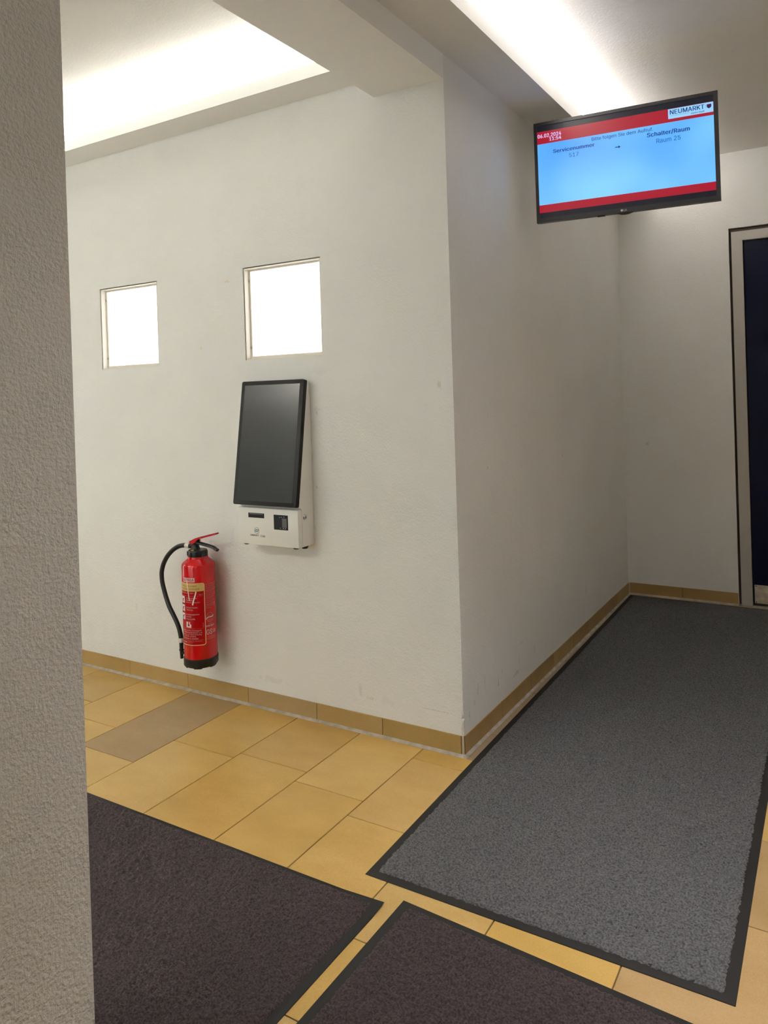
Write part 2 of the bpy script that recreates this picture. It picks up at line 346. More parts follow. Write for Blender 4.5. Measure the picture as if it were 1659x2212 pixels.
# letter outlines: character, advance, then one closed polygon after each bar
GLYPHS = {}
for row in r'''
 188
+453|198,34 198,364 255,364 255,34|61,172 61,226 391,226 391,172
,188|38,-119 68,71 137,71 84,-119
-453|337,244 337,188 114,188 114,244
.188|95,-4 83,-3 73,1 63,9 55,18 51,29 50,41 51,53 55,64 63,73 73,81 83,85 95,87 107,85 118,81 128,73 135,64 140,53 141,41 140,29 135,18 128,9 118,1 107,-3
/249|235,533 71,-76 14,-76 178,533
0453|227,-7 191,-3 158,7 130,24 105,48 85,77 69,113 57,155 50,202 48,254 50,306 57,353 69,395 85,431 106,461 130,484 159,502 191,512 227,516 262,512 295,502 323,484 348,461 368,431 384,395 396,353 403,306 405,254 403,202 396,155 384,113 368,77 348,48 323,24 295,7 263,-3|227,50 250,52 271,60 290,74 306,92 320,116 330,144 338,176 342,213 344,254 342,295 338,332 330,365 320,393 306,416 290,435 271,449 250,457 227,460 203,457 182,449 163,435 147,416 134,393 123,365 115,332 111,295 109,254 111,213 115,176 123,144 134,116 147,92 163,74 182,60 203,52
1453|76,0 76,55 391,55 391,0|276,509 276,0 212,0 212,448 209,448 86,358 86,427 198,509
2453|64,0 64,47 234,229 282,282 294,298 303,312 311,327 316,341 319,356 320,371 319,389 315,405 308,419 298,431 287,441 273,449 258,455 241,458 224,460 205,458 188,454 172,447 159,438 148,427 139,413 132,398 128,381 127,362 66,362 68,391 75,418 86,442 102,464 121,482 143,496 168,507 196,513 225,516 254,513 281,507 306,497 328,482 346,465 361,445 372,423 379,398 381,372 380,354 377,336 371,318 363,299 351,280 336,259 317,235 294,209 267,180 153,60 153,57 389,57 389,0
3453|218,-7 188,-5 159,1 133,10 108,22 88,38 70,57 57,79 48,104 44,132 109,132 112,115 118,100 126,87 137,76 150,66 165,59 182,54 200,51 219,50 239,51 258,55 275,61 291,69 304,80 315,93 323,108 328,125 329,145 328,163 323,180 316,196 306,211 292,223 275,234 254,241 229,246 201,248 157,248 157,299 288,448 288,452 70,452 70,509 372,509 372,461 211,278 211,289 247,290 279,286 308,276 333,262 354,244 371,222 383,198 391,173 393,145 390,116 383,90 370,66 354,45 333,27 309,12 281,2 251,-5
4453|40,105 40,158 247,509 311,509 109,166 109,163 413,163 413,105|282,0 282,121 282,146 282,318 343,318 343,0
5453|221,-7 192,-5 165,1 140,11 118,25 99,41 83,60 71,82 63,105 60,130 122,130 125,115 130,102 138,89 148,78 160,68 173,60 188,54 204,51 221,50 241,51 259,56 276,64 291,75 304,89 314,104 322,122 326,141 328,162 326,183 321,203 314,221 303,237 290,251 275,262 257,270 238,275 218,277 201,276 184,273 167,268 152,262 139,255 128,246 67,253 96,509 366,509 366,452 151,452 134,301 136,301 148,311 162,318 178,325 194,330 212,333 229,334 252,332 274,328 294,321 313,311 330,299 345,285 358,269 370,251 379,231 386,210 390,187 391,163 388,132 381,102 369,76 352,52 332,32 309,15 282,3 253,-4
6453|226,-7 196,-4 168,3 142,15 119,31 100,51 84,74 73,101 66,130 64,162 65,187 71,212 80,239 93,268 112,302 137,340 252,509 322,509 151,261 145,261 165,288 196,307 208,311 221,313 235,314 265,312 291,305 316,295 337,280 355,262 370,240 380,215 387,187 389,157 387,127 379,98 368,73 352,50 333,30 310,14 284,3 257,-4|226,48 245,50 263,55 279,63 293,73 304,86 314,101 322,119 326,137 327,157 326,178 322,196 314,213 304,228 293,241 279,251 263,259 245,264 226,265 207,264 190,259 174,252 160,241 148,229 138,214 131,197 126,179 125,158 126,138 131,119 138,102 148,86 160,73 174,63 190,55 207,50
7453|97,0 323,448 323,452 62,452 62,509 391,509 391,449 165,0
8453|226,-7 193,-5 163,1 136,11 111,25 91,42 74,62 62,84 54,109 52,135 53,156 58,176 65,195 75,212 87,228 101,241 117,252 134,260 153,265 153,267 129,276 109,289 93,308 80,330 73,354 70,380 73,405 79,429 90,450 106,469 124,485 146,498 170,508 197,514 226,516 255,514 282,508 306,498 328,485 346,469 361,450 373,429 379,405 382,380 379,354 372,330 359,308 343,289 323,276 300,267 300,265 319,260 335,252 351,241 365,228 377,212 387,195 395,176 399,156 401,135 398,109 391,84 378,62 362,42 341,25 317,11 289,1 259,-5|226,49 248,50 267,54 285,60 300,69 313,79 323,91 331,106 335,121 337,139 335,157 330,173 322,189 312,202 298,213 283,223 265,230 247,234 226,235 206,234 187,230 169,223 154,213 140,202 130,189 122,173 117,157 115,139 117,121 121,106 129,91 139,79 152,69 167,60 185,54 205,50|226,290 244,291 260,294 274,300 287,308 298,318 307,330 314,344 318,359 319,376 318,392 314,407 308,420 299,432 288,442 275,449 260,455 244,459 226,460 208,459 192,455 177,449 164,442 153,432 145,420 138,407 134,392 133,376 134,359 138,344 145,330 154,318 165,308 178,300 193,294 209,291
9453|226,516 256,513 285,506 310,494 333,478 352,458 368,434 380,408 387,378 389,347 387,322 382,296 373,270 359,240 340,207 315,168 200,0 130,0 301,248 307,248 287,221 257,202 245,198 232,195 218,195 188,197 161,203 137,214 116,229 98,247 83,269 72,294 66,321 64,352 66,382 73,411 85,436 101,459 120,479 143,494 168,506 196,513|226,460 207,459 190,454 174,446 160,435 148,423 138,407 131,390 127,372 125,352 127,331 131,313 138,295 148,280 160,268 174,257 190,250 207,245 226,243 245,245 263,249 279,257 293,267 305,280 314,295 322,312 326,330 327,350 326,371 322,390 314,407 305,422 293,435 279,446 263,454 245,459
:188|95,-4 83,-3 73,1 63,9 55,18 51,29 50,41 51,53 55,64 63,73 73,81 83,85 95,87 107,85 118,81 128,73 135,64 140,53 141,41 140,29 135,18 128,9 118,1 107,-3|95,271 83,272 73,277 63,284 55,294 51,304 50,316 51,328 55,339 63,349 73,356 83,360 95,362 107,360 118,356 128,349 135,339 140,328 141,316 140,304 135,294 128,284 118,277 107,272
A480|16,0 201,509 276,509 463,0 395,0 287,302 264,372 232,478 245,478 213,371 191,302 85,0|110,142 110,199 370,199 370,142
B456|60,0 60,509 241,509 274,507 304,501 329,491 350,477 367,461 381,442 390,421 396,398 398,374 397,353 393,336 387,320 378,307 368,295 356,286 343,278 329,272 315,267 315,262 331,260 347,254 363,245 378,234 391,220 402,203 411,184 416,161 418,136 416,111 410,88 400,67 386,48 368,31 344,18 317,8 284,2 247,0|125,57 245,57 281,60 309,67 330,80 344,96 353,115 355,137 354,153 350,169 342,184 333,197 320,209 306,218 289,225 269,229 248,231 125,231|125,285 238,285 256,287 273,290 288,296 302,304 314,314 323,326 330,340 335,355 336,372 333,393 326,412 313,429 294,442 270,449 240,452 125,452
C510|267,-7 225,-3 186,7 150,25 119,49 92,79 70,115 53,157 44,203 40,254 44,305 53,352 70,393 92,429 119,459 150,484 186,501 225,512 267,516 293,514 317,511 340,504 362,496 383,485 402,471 419,456 435,438 448,418 459,397 467,373 473,348 408,348 404,365 397,380 389,395 380,407 369,418 357,428 344,437 330,444 315,449 300,453 284,455 267,456 237,453 209,445 184,432 161,414 141,391 125,364 113,332 106,295 103,254 106,213 113,177 125,145 141,117 161,94 184,76 210,63 237,56 267,53 284,54 300,56 315,60 330,65 344,72 357,81 369,90 380,102 389,114 397,128 404,144 408,160 473,160 467,135 459,112 448,91 435,71 420,53 402,38 383,24 363,13 341,5 317,-2 293,-6
D502|219,0 96,0 96,57 215,57 254,60 288,68 318,81 343,99 363,122 379,149 390,181 397,216 399,255 397,294 390,329 379,361 364,388 344,410 320,428 291,441 258,449 221,452 93,452 93,509 225,509 273,505 315,495 353,478 385,455 412,426 433,391 449,351 458,306 462,255 458,205 449,159 433,119 411,83 384,54 351,31 312,14 268,3|125,509 125,0 60,0 60,509
E419|60,0 60,509 372,509 372,452 125,452 125,286 355,286 355,229 125,229 125,57 375,57 375,0
F410|60,0 60,509 369,509 369,452 125,452 125,278 346,278 346,221 125,221 125,0
G520|269,-7 225,-3 185,7 149,25 118,49 91,79 69,116 53,157 43,203 40,254 43,305 53,352 69,393 91,429 117,459 149,484 184,501 223,512 265,516 291,514 316,510 340,504 363,494 384,483 403,469 421,453 436,436 449,416 460,395 468,373 474,349 408,349 402,365 395,379 387,393 378,406 368,417 356,427 344,436 330,443 315,448 300,453 283,455 265,456 236,453 209,445 183,432 160,414 141,392 125,364 113,332 106,295 103,254 106,213 113,177 125,145 141,117 161,95 184,76 210,63 238,56 269,53 296,55 322,61 345,71 365,85 382,102 396,123 407,147 413,173 415,202 434,199 283,199 283,256 478,256 478,200 475,160 466,124 451,91 431,62 406,38 377,19 344,5 308,-4
H517|60,0 60,509 125,509 125,289 392,289 392,509 457,509 457,0 392,0 392,232 125,232 125,0
I300|31,0 31,57 118,57 118,452 31,452 31,509 269,509 269,452 183,452 183,57 269,57 269,0
J396|185,-7 143,-2 106,11 75,33 52,63 38,100 33,145 33,173 98,173 98,145 100,117 108,93 122,74 139,61 160,53 185,50 209,53 230,61 248,74 261,93 269,117 272,145 272,509 336,509 336,145 332,100 318,63 294,33 263,11 227,-2
K467|104,145 104,216 139,261 174,303 212,344 364,509 448,509 231,276 228,276|60,0 60,509 125,509 125,334 124,225 125,193 125,0|372,0 188,259 228,309 449,0
L393|60,0 60,509 125,509 125,57 361,57 361,0
M628|60,0 60,509 152,509 277,187 287,159 299,123 311,84 322,49 307,49 318,83 330,121 342,158 352,187 476,509 568,509 568,0 504,0 504,291 504,327 505,369 506,413 507,457 513,457 498,409 482,363 467,322 456,291 342,0 286,0 170,291 159,321 145,361 129,408 112,457 119,457 120,416 121,372 122,328 122,291 122,0
N523|60,0 60,509 136,509 343,183 363,151 388,107 414,55 405,54 401,108 399,157 399,195 399,509 463,509 463,0 387,0 202,290 177,331 148,381 108,452 119,454 122,384 124,328 125,291 125,0
O533|267,-7 225,-3 186,7 150,25 119,49 92,79 70,115 53,157 44,203 40,254 44,305 53,352 70,393 92,429 119,459 150,484 186,501 225,512 267,516 309,512 348,501 384,484 415,459 442,429 464,393 480,352 490,305 493,254 490,203 480,157 464,115 442,79 415,49 384,25 348,7 309,-3|267,53 296,55 324,63 349,76 372,94 392,116 408,144 420,176 428,213 430,254 428,295 420,332 408,365 392,392 372,415 349,433 324,446 296,453 267,456 237,453 210,445 184,433 161,415 142,392 125,364 113,332 106,295 103,254 106,213 113,176 125,144 142,117 161,94 184,76 210,63 237,55
P445|60,0 60,509 235,509 272,506 305,499 332,487 356,471 375,452 390,430 400,404 407,377 409,348 407,318 400,291 390,265 375,243 356,223 332,207 305,195 272,188 235,186 109,186 109,242 233,242 257,244 279,248 297,256 312,266 324,279 333,294 339,310 343,328 344,348 343,367 339,385 333,402 324,416 312,428 297,439 279,446 257,451 232,452 125,452 125,0
Q533|245,159 313,159 369,85 384,65 468,-48 401,-48 346,27 331,46|267,-7 225,-3 186,7 150,25 119,49 92,79 70,115 53,157 44,203 40,254 44,305 53,352 70,393 92,429 119,459 150,484 186,501 225,512 267,516 309,512 348,501 384,484 415,459 442,429 464,393 480,352 490,305 493,254 490,203 480,157 464,115 442,79 415,49 384,25 348,7 309,-3|267,53 296,55 324,63 349,76 372,94 392,116 408,144 420,176 428,213 430,254 428,295 420,332 408,365 392,392 372,415 349,433 324,446 296,453 267,456 237,453 210,445 184,433 161,415 142,392 125,364 113,332 106,295 103,254 106,213 113,176 125,144 142,117 161,94 184,76 210,63 237,55
R449|60,0 60,509 236,509 273,506 305,500 333,489 356,473 376,455 390,433 401,408 407,381 409,352 407,323 401,296 390,271 376,250 356,232 333,217 305,206 273,200 236,198 96,198 96,255 234,255 258,256 280,260 298,267 313,276 325,287 334,300 340,316 344,333 345,352 344,371 340,389 334,405 325,419 313,430 298,440 279,446 258,451 233,452 125,452 125,0|353,0 230,229 303,229 428,0
S447|224,-9 188,-7 156,-1 128,9 102,23 81,40 64,60 51,83 42,109 38,137 104,137 108,118 114,102 123,88 136,76 150,66 166,59 185,53 204,50 224,49 246,50 267,54 286,60 303,69 317,79 329,92 338,106 344,122 346,139 344,154 340,168 332,179 322,189 310,197 296,205 245,222 184,239 145,253 112,269 86,289 67,313 56,341 52,372 54,400 62,425 75,448 92,468 113,484 138,498 165,508 195,514 227,516 259,514 289,508 316,498 340,484 360,468 377,449 390,427 398,403 401,378 337,378 332,402 320,421 302,437 280,449 254,456 225,459 204,457 185,454 167,448 152,440 139,430 129,418 121,405 117,391 115,376 117,359 122,345 131,334 142,324 155,315 169,308 212,293 264,279 312,264 328,256 344,248 359,238 372,226 384,213 395,198 402,180 407,161 408,139 406,112 399,87 386,64 370,43 349,25 323,11 294,0 261,-7
T449|32,452 32,509 417,509 417,452 257,452 257,0 193,0 193,452
U517|259,-8 220,-6 186,2 154,15 126,33 103,55 85,80 71,108 63,140 60,173 60,509 124,509 124,178 126,155 132,133 141,113 153,95 169,80 187,68 208,59 232,53 259,52 285,53 309,59 331,68 349,80 364,95 377,113 385,133 391,155 393,178 393,509 457,509 457,173 454,140 446,108 433,80 414,55 391,33 363,15 332,2 297,-6
V480|204,0 16,509 84,509 192,206 215,137 248,31 235,31 267,138 290,206 395,509 463,509 278,0
W686|155,0 16,509 82,509 163,196 175,145 187,94 197,40 189,40 200,94 211,145 224,196 306,509 380,509 462,196 474,145 486,94 497,40 488,40 499,94 510,145 523,196 603,509 670,509 530,0 455,0 368,323 351,391 336,475 350,475 335,395 318,323 230,0
X474|18,0 217,284 217,236 29,509 104,509 178,400 204,361 223,329 243,292 232,292 252,329 272,361 298,400 374,509 446,509 259,239 259,287 456,0 382,0 292,129 268,165 250,195 230,231 244,231 225,196 206,166 182,129 91,0
Y472|203,0 203,208 16,509 91,509 192,344 222,292 250,230 224,230 251,293 280,344 381,509 455,509 268,208 268,0
Z438|42,0 42,46 273,385 306,431 341,476 348,454 285,452 223,452 40,452 40,509 397,509 397,462 169,129 134,81 97,33 90,54 152,57 214,57 399,57 399,0
a389|160,-9 137,-7 115,-3 94,5 76,15 60,29 48,45 38,63 32,84 30,108 32,128 36,146 43,161 53,174 64,184 78,193 92,200 108,206 125,211 178,220 234,227 265,235 276,255 276,257 275,272 272,285 267,297 260,307 251,315 240,322 227,327 212,330 196,331 178,330 163,327 149,322 118,301 100,274 41,291 51,313 64,331 79,346 95,358 114,368 133,375 153,380 173,383 194,384 239,379 255,375 271,369 286,360 300,350 312,336 322,320 330,301 335,278 337,251 337,0 277,0 277,52 272,52 252,25 242,16 229,8 215,1 199,-4 181,-7|170,45 192,47 211,51 228,59 242,68 254,80 263,93 270,108 274,122 276,138 276,190 259,182 231,176 200,171 175,168 134,159 122,153 112,147 103,139 97,130 93,118 92,105 93,93 96,82 102,72 109,64 119,57 130,52 142,48 156,46
b424|229,-8 208,-7 189,-3 172,4 159,12 147,21 138,31 118,59 112,59 112,0 53,0 53,509 114,509 114,319 118,319 137,346 147,355 158,364 171,373 188,379 207,383 229,384 259,382 287,374 313,361 335,342 354,320 370,293 381,261 388,227 390,189 388,151 381,116 370,84 355,57 336,34 313,16 288,3 260,-6|220,47 242,49 262,55 279,66 294,80 306,97 316,117 323,139 327,163 328,189 327,215 323,239 316,261 307,281 295,298 280,311 262,322 243,328 220,330 198,328 178,322 161,312 147,299 134,282 125,263 118,241 114,216 113,189 114,162 118,138 125,115 135,95 147,78 162,65 179,55 198,49
c396|207,-8 174,-5 144,3 117,16 93,35 72,58 56,85 44,116 37,150 34,187 37,225 44,260 56,291 72,318 93,341 117,360 144,374 174,382 207,384 226,384 243,381 260,377 276,371 291,364 305,356 318,346 330,335 340,322 349,308 356,293 362,277 303,262 290,289 270,311 242,325 207,330 184,328 163,321 145,310 130,296 118,278 108,258 102,236 98,212 96,187 98,163 102,139 108,117 118,97 130,80 145,66 163,55 184,49 207,46 243,52 271,66 292,89 304,117 363,102 357,86 350,70 341,56 331,43 319,32 306,21 292,12 277,5 261,-1 244,-5 226,-7
d424|195,-8 165,-6 137,3 111,16 89,34 70,57 55,84 43,116 36,151 34,189 36,227 43,261 55,293 70,320 89,342 112,361 137,374 165,382 196,384 218,383 237,379 253,373 267,364 278,355 287,346 306,319 311,319 311,509 372,509 372,0 313,0 313,59 307,59 287,31 277,21 266,12 252,4 236,-3 217,-7|205,47 226,49 246,55 263,65 278,78 290,95 299,115 306,138 310,162 312,189 310,216 306,241 300,263 290,282 278,299 263,312 246,322 227,328 205,330 182,328 162,322 145,311 130,298 118,281 108,261 102,239 98,215 96,189 98,163 102,139 109,117 118,97 130,80 145,66 162,55 182,49
e404|212,-8 177,-5 145,3 117,16 92,35 72,58 56,85 44,116 37,150 34,187 36,224 44,258 55,290 71,317 91,340 115,359 142,373 172,382 205,384 226,383 246,380 266,374 285,366 303,355 319,341 334,324 347,305 357,282 365,256 370,227 371,194 371,169 75,169 75,221 338,221 310,202 308,226 304,248 298,269 288,286 277,301 263,314 246,323 227,328 205,330 183,328 164,323 146,313 131,301 119,286 109,270 102,251 97,231 96,211 96,178 98,151 102,127 110,106 121,88 135,73 151,61 169,53 190,48 212,46 227,47 241,49 254,53 265,58 276,65 285,73 294,82 300,93 306,105 365,91 358,72 348,55 335,39 320,26 302,14 283,4 261,-3 237,-7
f254|228,379 228,327 6,327 6,379|81,0 81,432 82,452 87,470 96,486 107,499 120,510 135,519 152,525 169,529 187,530 222,527 243,521 227,468 215,472 195,474 178,472 164,468 154,460 147,449 143,435 142,419 142,0
g425|207,-151 180,-149 156,-146 134,-140 114,-132 97,-122 82,-110 70,-97 59,-84 51,-69 101,-41 122,-66 131,-74 142,-82 154,-88 169,-93 187,-96 207,-97 236,-95 261,-87 282,-75 298,-58 308,-34 311,-6 311,68 306,68 287,41 277,32 266,23 252,16 236,10 217,6 195,5 165,7 138,14 113,27 90,43 71,65 55,90 43,120 36,154 34,191 36,229 43,263 55,293 71,320 90,342 112,361 138,374 166,382 196,384 218,383 237,379 253,373 267,365 279,356 288,346 308,319 313,319 313,379 372,379 372,-9 370,-40 363,-67 350,-90 334,-109 314,-124 291,-136 265,-144 237,-149|205,59 227,61 246,66 264,75 278,87 290,103 300,121 307,142 311,166 312,193 311,219 307,242 300,264 291,283 279,299 264,312 247,322 227,328 205,330 182,328 163,322 145,312 130,298 118,282 109,262 102,241 98,218 96,193 98,167 102,144 109,123 118,104 131,88 145,76 163,66 183,61
h410|114,227 114,0 53,0 53,509 114,509 114,287 102,287 116,319 132,344 152,362 175,374 200,382 227,384 252,383 275,377 295,369 313,356 328,340 341,321 350,298 355,271 357,240 357,0 296,0 296,235 293,263 286,286 273,304 256,318 235,326 210,329 192,328 176,324 161,317 147,308 136,297 126,283 119,266 115,248
i167|53,0 53,379 114,379 114,0|84,443 73,444 63,448 54,455 47,463 43,472 41,483 43,494 47,504 54,512 63,518 73,522 84,524 95,522 105,518 114,512 121,504 125,494 126,483 125,472 121,463 114,455 105,448 95,444
j167|53,379 114,379 114,-30 112,-52 108,-72 102,-90 92,-106 80,-119 65,-129 47,-137 27,-141 4,-143 -10,-143 -10,-87 2,-87 18,-85 31,-80 40,-72 47,-61 51,-46 53,-29|83,443 72,444 62,448 53,455 47,463 42,472 41,483 42,494 47,504 53,512 62,518 72,522 83,524 95,522 105,518 114,512 120,504 125,494 126,483 125,472 120,463 114,455 105,448 95,444
k381|110,137 110,212 121,212 284,379 360,379 184,199 177,199|53,0 53,509 114,509 114,0|294,0 148,186 191,229 372,0
l189|139,-2 112,0 91,8 74,20 62,37 55,59 53,84 53,509 114,509 114,99 114,83 117,71 120,62 126,57 135,53 146,52 160,53 170,54 181,3 162,-1
m610|53,0 53,379 112,379 112,295 108,295 114,314 122,331 132,346 144,358 158,368 172,376 187,382 203,385 219,386 245,383 268,375 287,361 303,342 314,320 321,295 312,295 318,312 326,329 337,343 350,356 364,366 381,375 398,381 417,385 437,386 458,385 478,380 497,372 514,361 529,346 541,328 550,307 555,283 557,255 557,0 496,0 496,254 493,279 485,298 473,313 456,323 438,329 419,330 402,329 387,326 374,320 363,312 353,302 345,290 340,277 336,263 335,247 335,0 274,0 274,260 272,280 265,297 253,311 238,322 220,328 199,330 185,329 171,326 158,320 145,312 135,302 126,289 119,274 115,257 114,238 114,0
n410|114,227 114,0 53,0 53,379 112,379 112,287 102,287 116,319 132,344 152,362 175,374 200,382 227,384 252,383 275,377 295,369 313,356 328,340 341,321 350,298 355,271 357,240 357,0 296,0 296,235 293,263 286,286 273,304 256,318 235,326 210,329 192,328 176,324 161,317 147,308 136,297 126,283 119,266 115,248
o415|207,-8 174,-5 144,3 117,16 93,35 72,58 56,85 44,116 37,150 34,187 37,225 44,260 56,291 72,318 93,341 117,360 144,374 174,382 207,384 241,382 271,374 299,360 323,341 343,318 359,291 371,260 379,225 381,187 379,150 371,116 359,85 343,58 323,35 299,16 271,3 241,-5|207,46 231,49 252,55 270,66 285,80 298,97 307,117 314,139 318,163 319,187 318,212 314,236 307,258 298,278 285,296 270,310 252,321 231,328 207,330 184,328 163,321 145,310 130,296 118,278 108,258 102,236 98,212 96,187 98,163 102,139 108,117 118,97 130,80 145,66 163,55 184,49
p424|53,-143 53,379 112,379 112,319 118,319 137,346 147,355 158,364 171,373 188,379 207,383 229,384 259,382 287,374 313,361 335,342 354,320 370,293 381,261 388,227 390,189 388,151 381,116 370,84 355,57 336,34 313,16 288,3 260,-6 229,-8 208,-7 189,-3 173,4 159,12 147,21 138,31 118,59 114,59 114,-143|220,47 242,49 262,55 279,66 294,80 306,97 316,117 323,139 327,163 328,189 327,215 323,239 316,261 307,281 295,298 280,311 262,322 243,328 220,330 198,328 178,322 161,312 147,299 134,282 125,263 118,241 114,216 113,189 114,162 118,138 125,115 135,95 147,78 162,65 179,55 198,49
q424|372,-143 311,-143 311,59 306,59 287,31 277,21 266,12 252,4 236,-3 217,-7 195,-8 165,-6 137,3 111,16 89,34 70,57 55,84 43,116 36,151 34,189 36,227 43,261 55,293 70,320 89,342 112,361 137,374 165,382 196,384 218,383 237,379 253,373 267,364 278,355 287,346 307,319 313,319 313,379 372,379|205,47 226,49 246,55 263,65 278,78 290,95 299,115 306,138 310,162 312,189 310,216 306,241 300,263 290,282 278,299 263,312 246,322 227,328 205,330 182,328 162,322 145,311 130,298 118,281 108,261 102,239 98,215 96,189 98,163 102,139 109,117 118,97 130,80 145,66 162,55 182,49
r259|53,0 53,379 112,379 112,321 115,321 124,339 137,354 152,367 171,377 191,383 213,385 229,384 243,384 243,322 230,324 207,326 190,324 174,321 159,315 146,306 135,296 126,284 119,269 115,254 114,237 114,0
s365|182,-8 157,-7 133,-3 112,3 93,12 76,24 62,38 50,54 41,73 36,94 94,107 101,87 111,72 124,60 141,52 160,47 181,45 206,47 227,53 244,62 258,74 265,88 268,103 266,115 262,126 254,136 243,144 229,150 212,155 149,170 118,180 92,192 72,208 58,227 50,249 47,274 49,295 55,314 65,332 79,347 95,360 115,370 137,378 161,383 187,384 212,383 234,379 254,372 271,363 286,352 299,339 309,324 318,308 324,290 268,277 262,291 254,304 243,316 228,325 210,331 187,333 166,331 147,326 131,317 119,305 111,292 109,277 110,264 115,253 124,243 136,235 152,229 172,223 229,209 261,200 287,187 306,171 320,153 328,131 331,107 329,85 323,65 312,47 298,31 281,18 260,6 236,-2 210,-7
t227|204,379 204,327 6,327 6,379|65,471 126,471 126,98 127,83 130,70 136,61 144,55 156,51 170,50 185,51 202,54 213,2 192,-3 168,-4 138,-1 113,7 92,21 77,41 68,64 65,93
u410|182,-5 158,-3 135,2 115,11 97,23 82,39 69,59 60,82 54,109 53,139 53,379 114,379 114,144 116,117 124,94 137,75 154,61 175,53 200,50 218,51 234,55 249,62 263,71 274,83 283,97 290,113 295,132 296,153 296,379 357,379 357,0 298,0 298,92 307,92 294,60 277,35 257,17 234,5 209,-3
v389|163,0 17,379 84,379 165,155 187,87 206,21 184,21 203,87 224,155 305,379 371,379 226,0
w567|138,0 23,379 87,379 133,214 154,137 175,41 165,41 186,135 206,214 252,379 316,379 362,214 382,136 402,41 391,41 413,135 434,214 480,379 545,379 429,0 368,0 319,172 305,225 291,280 277,338 291,338 277,280 263,225 248,172 199,0
x379|21,0 171,218 171,171 29,379 100,379 147,306 179,253 207,206 175,206 202,253 233,306 282,379 352,379 209,169 209,214 358,0 287,0 231,85 200,136 173,182 205,182 178,136 148,85 91,0
y389|47,-139 61,-86 71,-87 104,-89 113,-86 122,-81 130,-74 138,-64 145,-51 151,-36 163,-1 17,379 84,379 165,155 187,87 206,21 184,21 202,87 224,155 305,379 371,379 204,-58 196,-77 187,-93 177,-107 165,-119 153,-128 139,-136 125,-141 109,-144 91,-145 65,-143
z380|42,0 42,46 254,320 254,323 48,323 48,379 333,379 333,331 126,60 126,56 339,56 339,0
°316|158,283 138,285 119,290 101,298 84,310 70,324 59,340 50,358 45,377 43,397 45,418 50,437 59,455 70,472 84,486 101,497 119,506 138,511 158,513 179,511 198,506 216,497 232,486 246,472 257,455 266,437 271,418 273,397 271,377 266,358 257,340 246,324 232,310 216,298 198,290 179,285|158,334 190,343 213,366 218,376 221,386 222,397 221,409 218,420 213,430 190,453 180,458 170,461 158,462 147,461 136,458 126,453 103,430 98,420 96,409 95,397 103,366 126,343 136,338 147,335
·196|98,196 86,198 75,202 66,210 58,219 54,230 52,242 54,254 58,265 66,274 75,282 86,286 98,287 110,286 121,282 130,274 138,265 142,254 144,242 142,230 138,219 130,210 121,202 110,198
Ö533|267,-7 225,-3 186,7 150,25 119,49 92,79 70,115 53,157 44,203 40,254 44,305 53,352 70,393 92,429 119,459 150,484 186,501 225,512 267,516 309,512 348,501 384,484 415,459 442,429 464,393 480,352 490,305 493,254 490,203 480,157 464,115 442,79 415,49 384,25 348,7 309,-3|267,53 296,55 324,63 349,76 372,94 392,116 408,144 420,176 428,213 430,254 428,295 420,332 408,365 392,392 372,415 349,433 324,446 296,453 267,456 237,453 210,445 184,433 161,415 142,392 125,364 113,332 106,295 103,254 106,213 113,176 125,144 142,117 161,94 184,76 210,63 237,55|339,572 328,574 319,577 310,584 304,592 300,602 298,612 300,623 304,633 310,641 319,648 328,651 339,653 350,651 359,648 368,641 374,633 378,623 379,612 378,602 374,592 368,584 359,577 350,574|195,572 185,574 175,577 167,584 160,592 156,602 155,612 156,623 160,633 167,641 175,648 185,651 195,653 206,651 215,648 224,641 230,633 234,623 236,612 234,602 230,592 224,584 215,577 206,574
ä389|160,-9 137,-7 115,-3 94,5 76,15 60,29 48,45 38,63 32,84 30,108 32,128 36,146 43,161 53,174 64,184 78,193 92,200 108,206 125,211 178,220 234,227 265,235 276,255 276,257 275,272 272,285 267,297 260,307 251,315 240,322 227,327 212,330 196,331 178,330 163,327 149,322 118,301 100,274 41,291 51,313 64,331 79,346 95,358 114,368 133,375 153,380 173,383 194,384 239,379 255,375 271,369 286,360 300,350 312,336 322,320 330,301 335,278 337,251 337,0 277,0 277,52 272,52 252,25 242,16 229,8 215,1 199,-4 181,-7|170,45 192,47 211,51 228,59 242,68 254,80 263,93 270,108 274,122 276,138 276,190 259,182 231,176 200,171 175,168 134,159 122,153 112,147 103,139 97,130 93,118 92,105 93,93 96,82 102,72 109,64 119,57 130,52 142,48 156,46|261,443 251,444 241,448 233,455 226,463 222,472 221,483 222,494 226,503 233,512 241,518 251,522 261,523 272,522 281,518 290,512 296,503 300,494 301,483 300,472 296,463 290,455 281,448 272,444|117,443 107,444 97,448 89,455 82,463 78,472 77,483 78,494 82,503 89,512 97,518 107,522 117,523 128,522 138,518 146,512 152,503 156,494 158,483 156,472 152,463 146,455 138,448 128,444
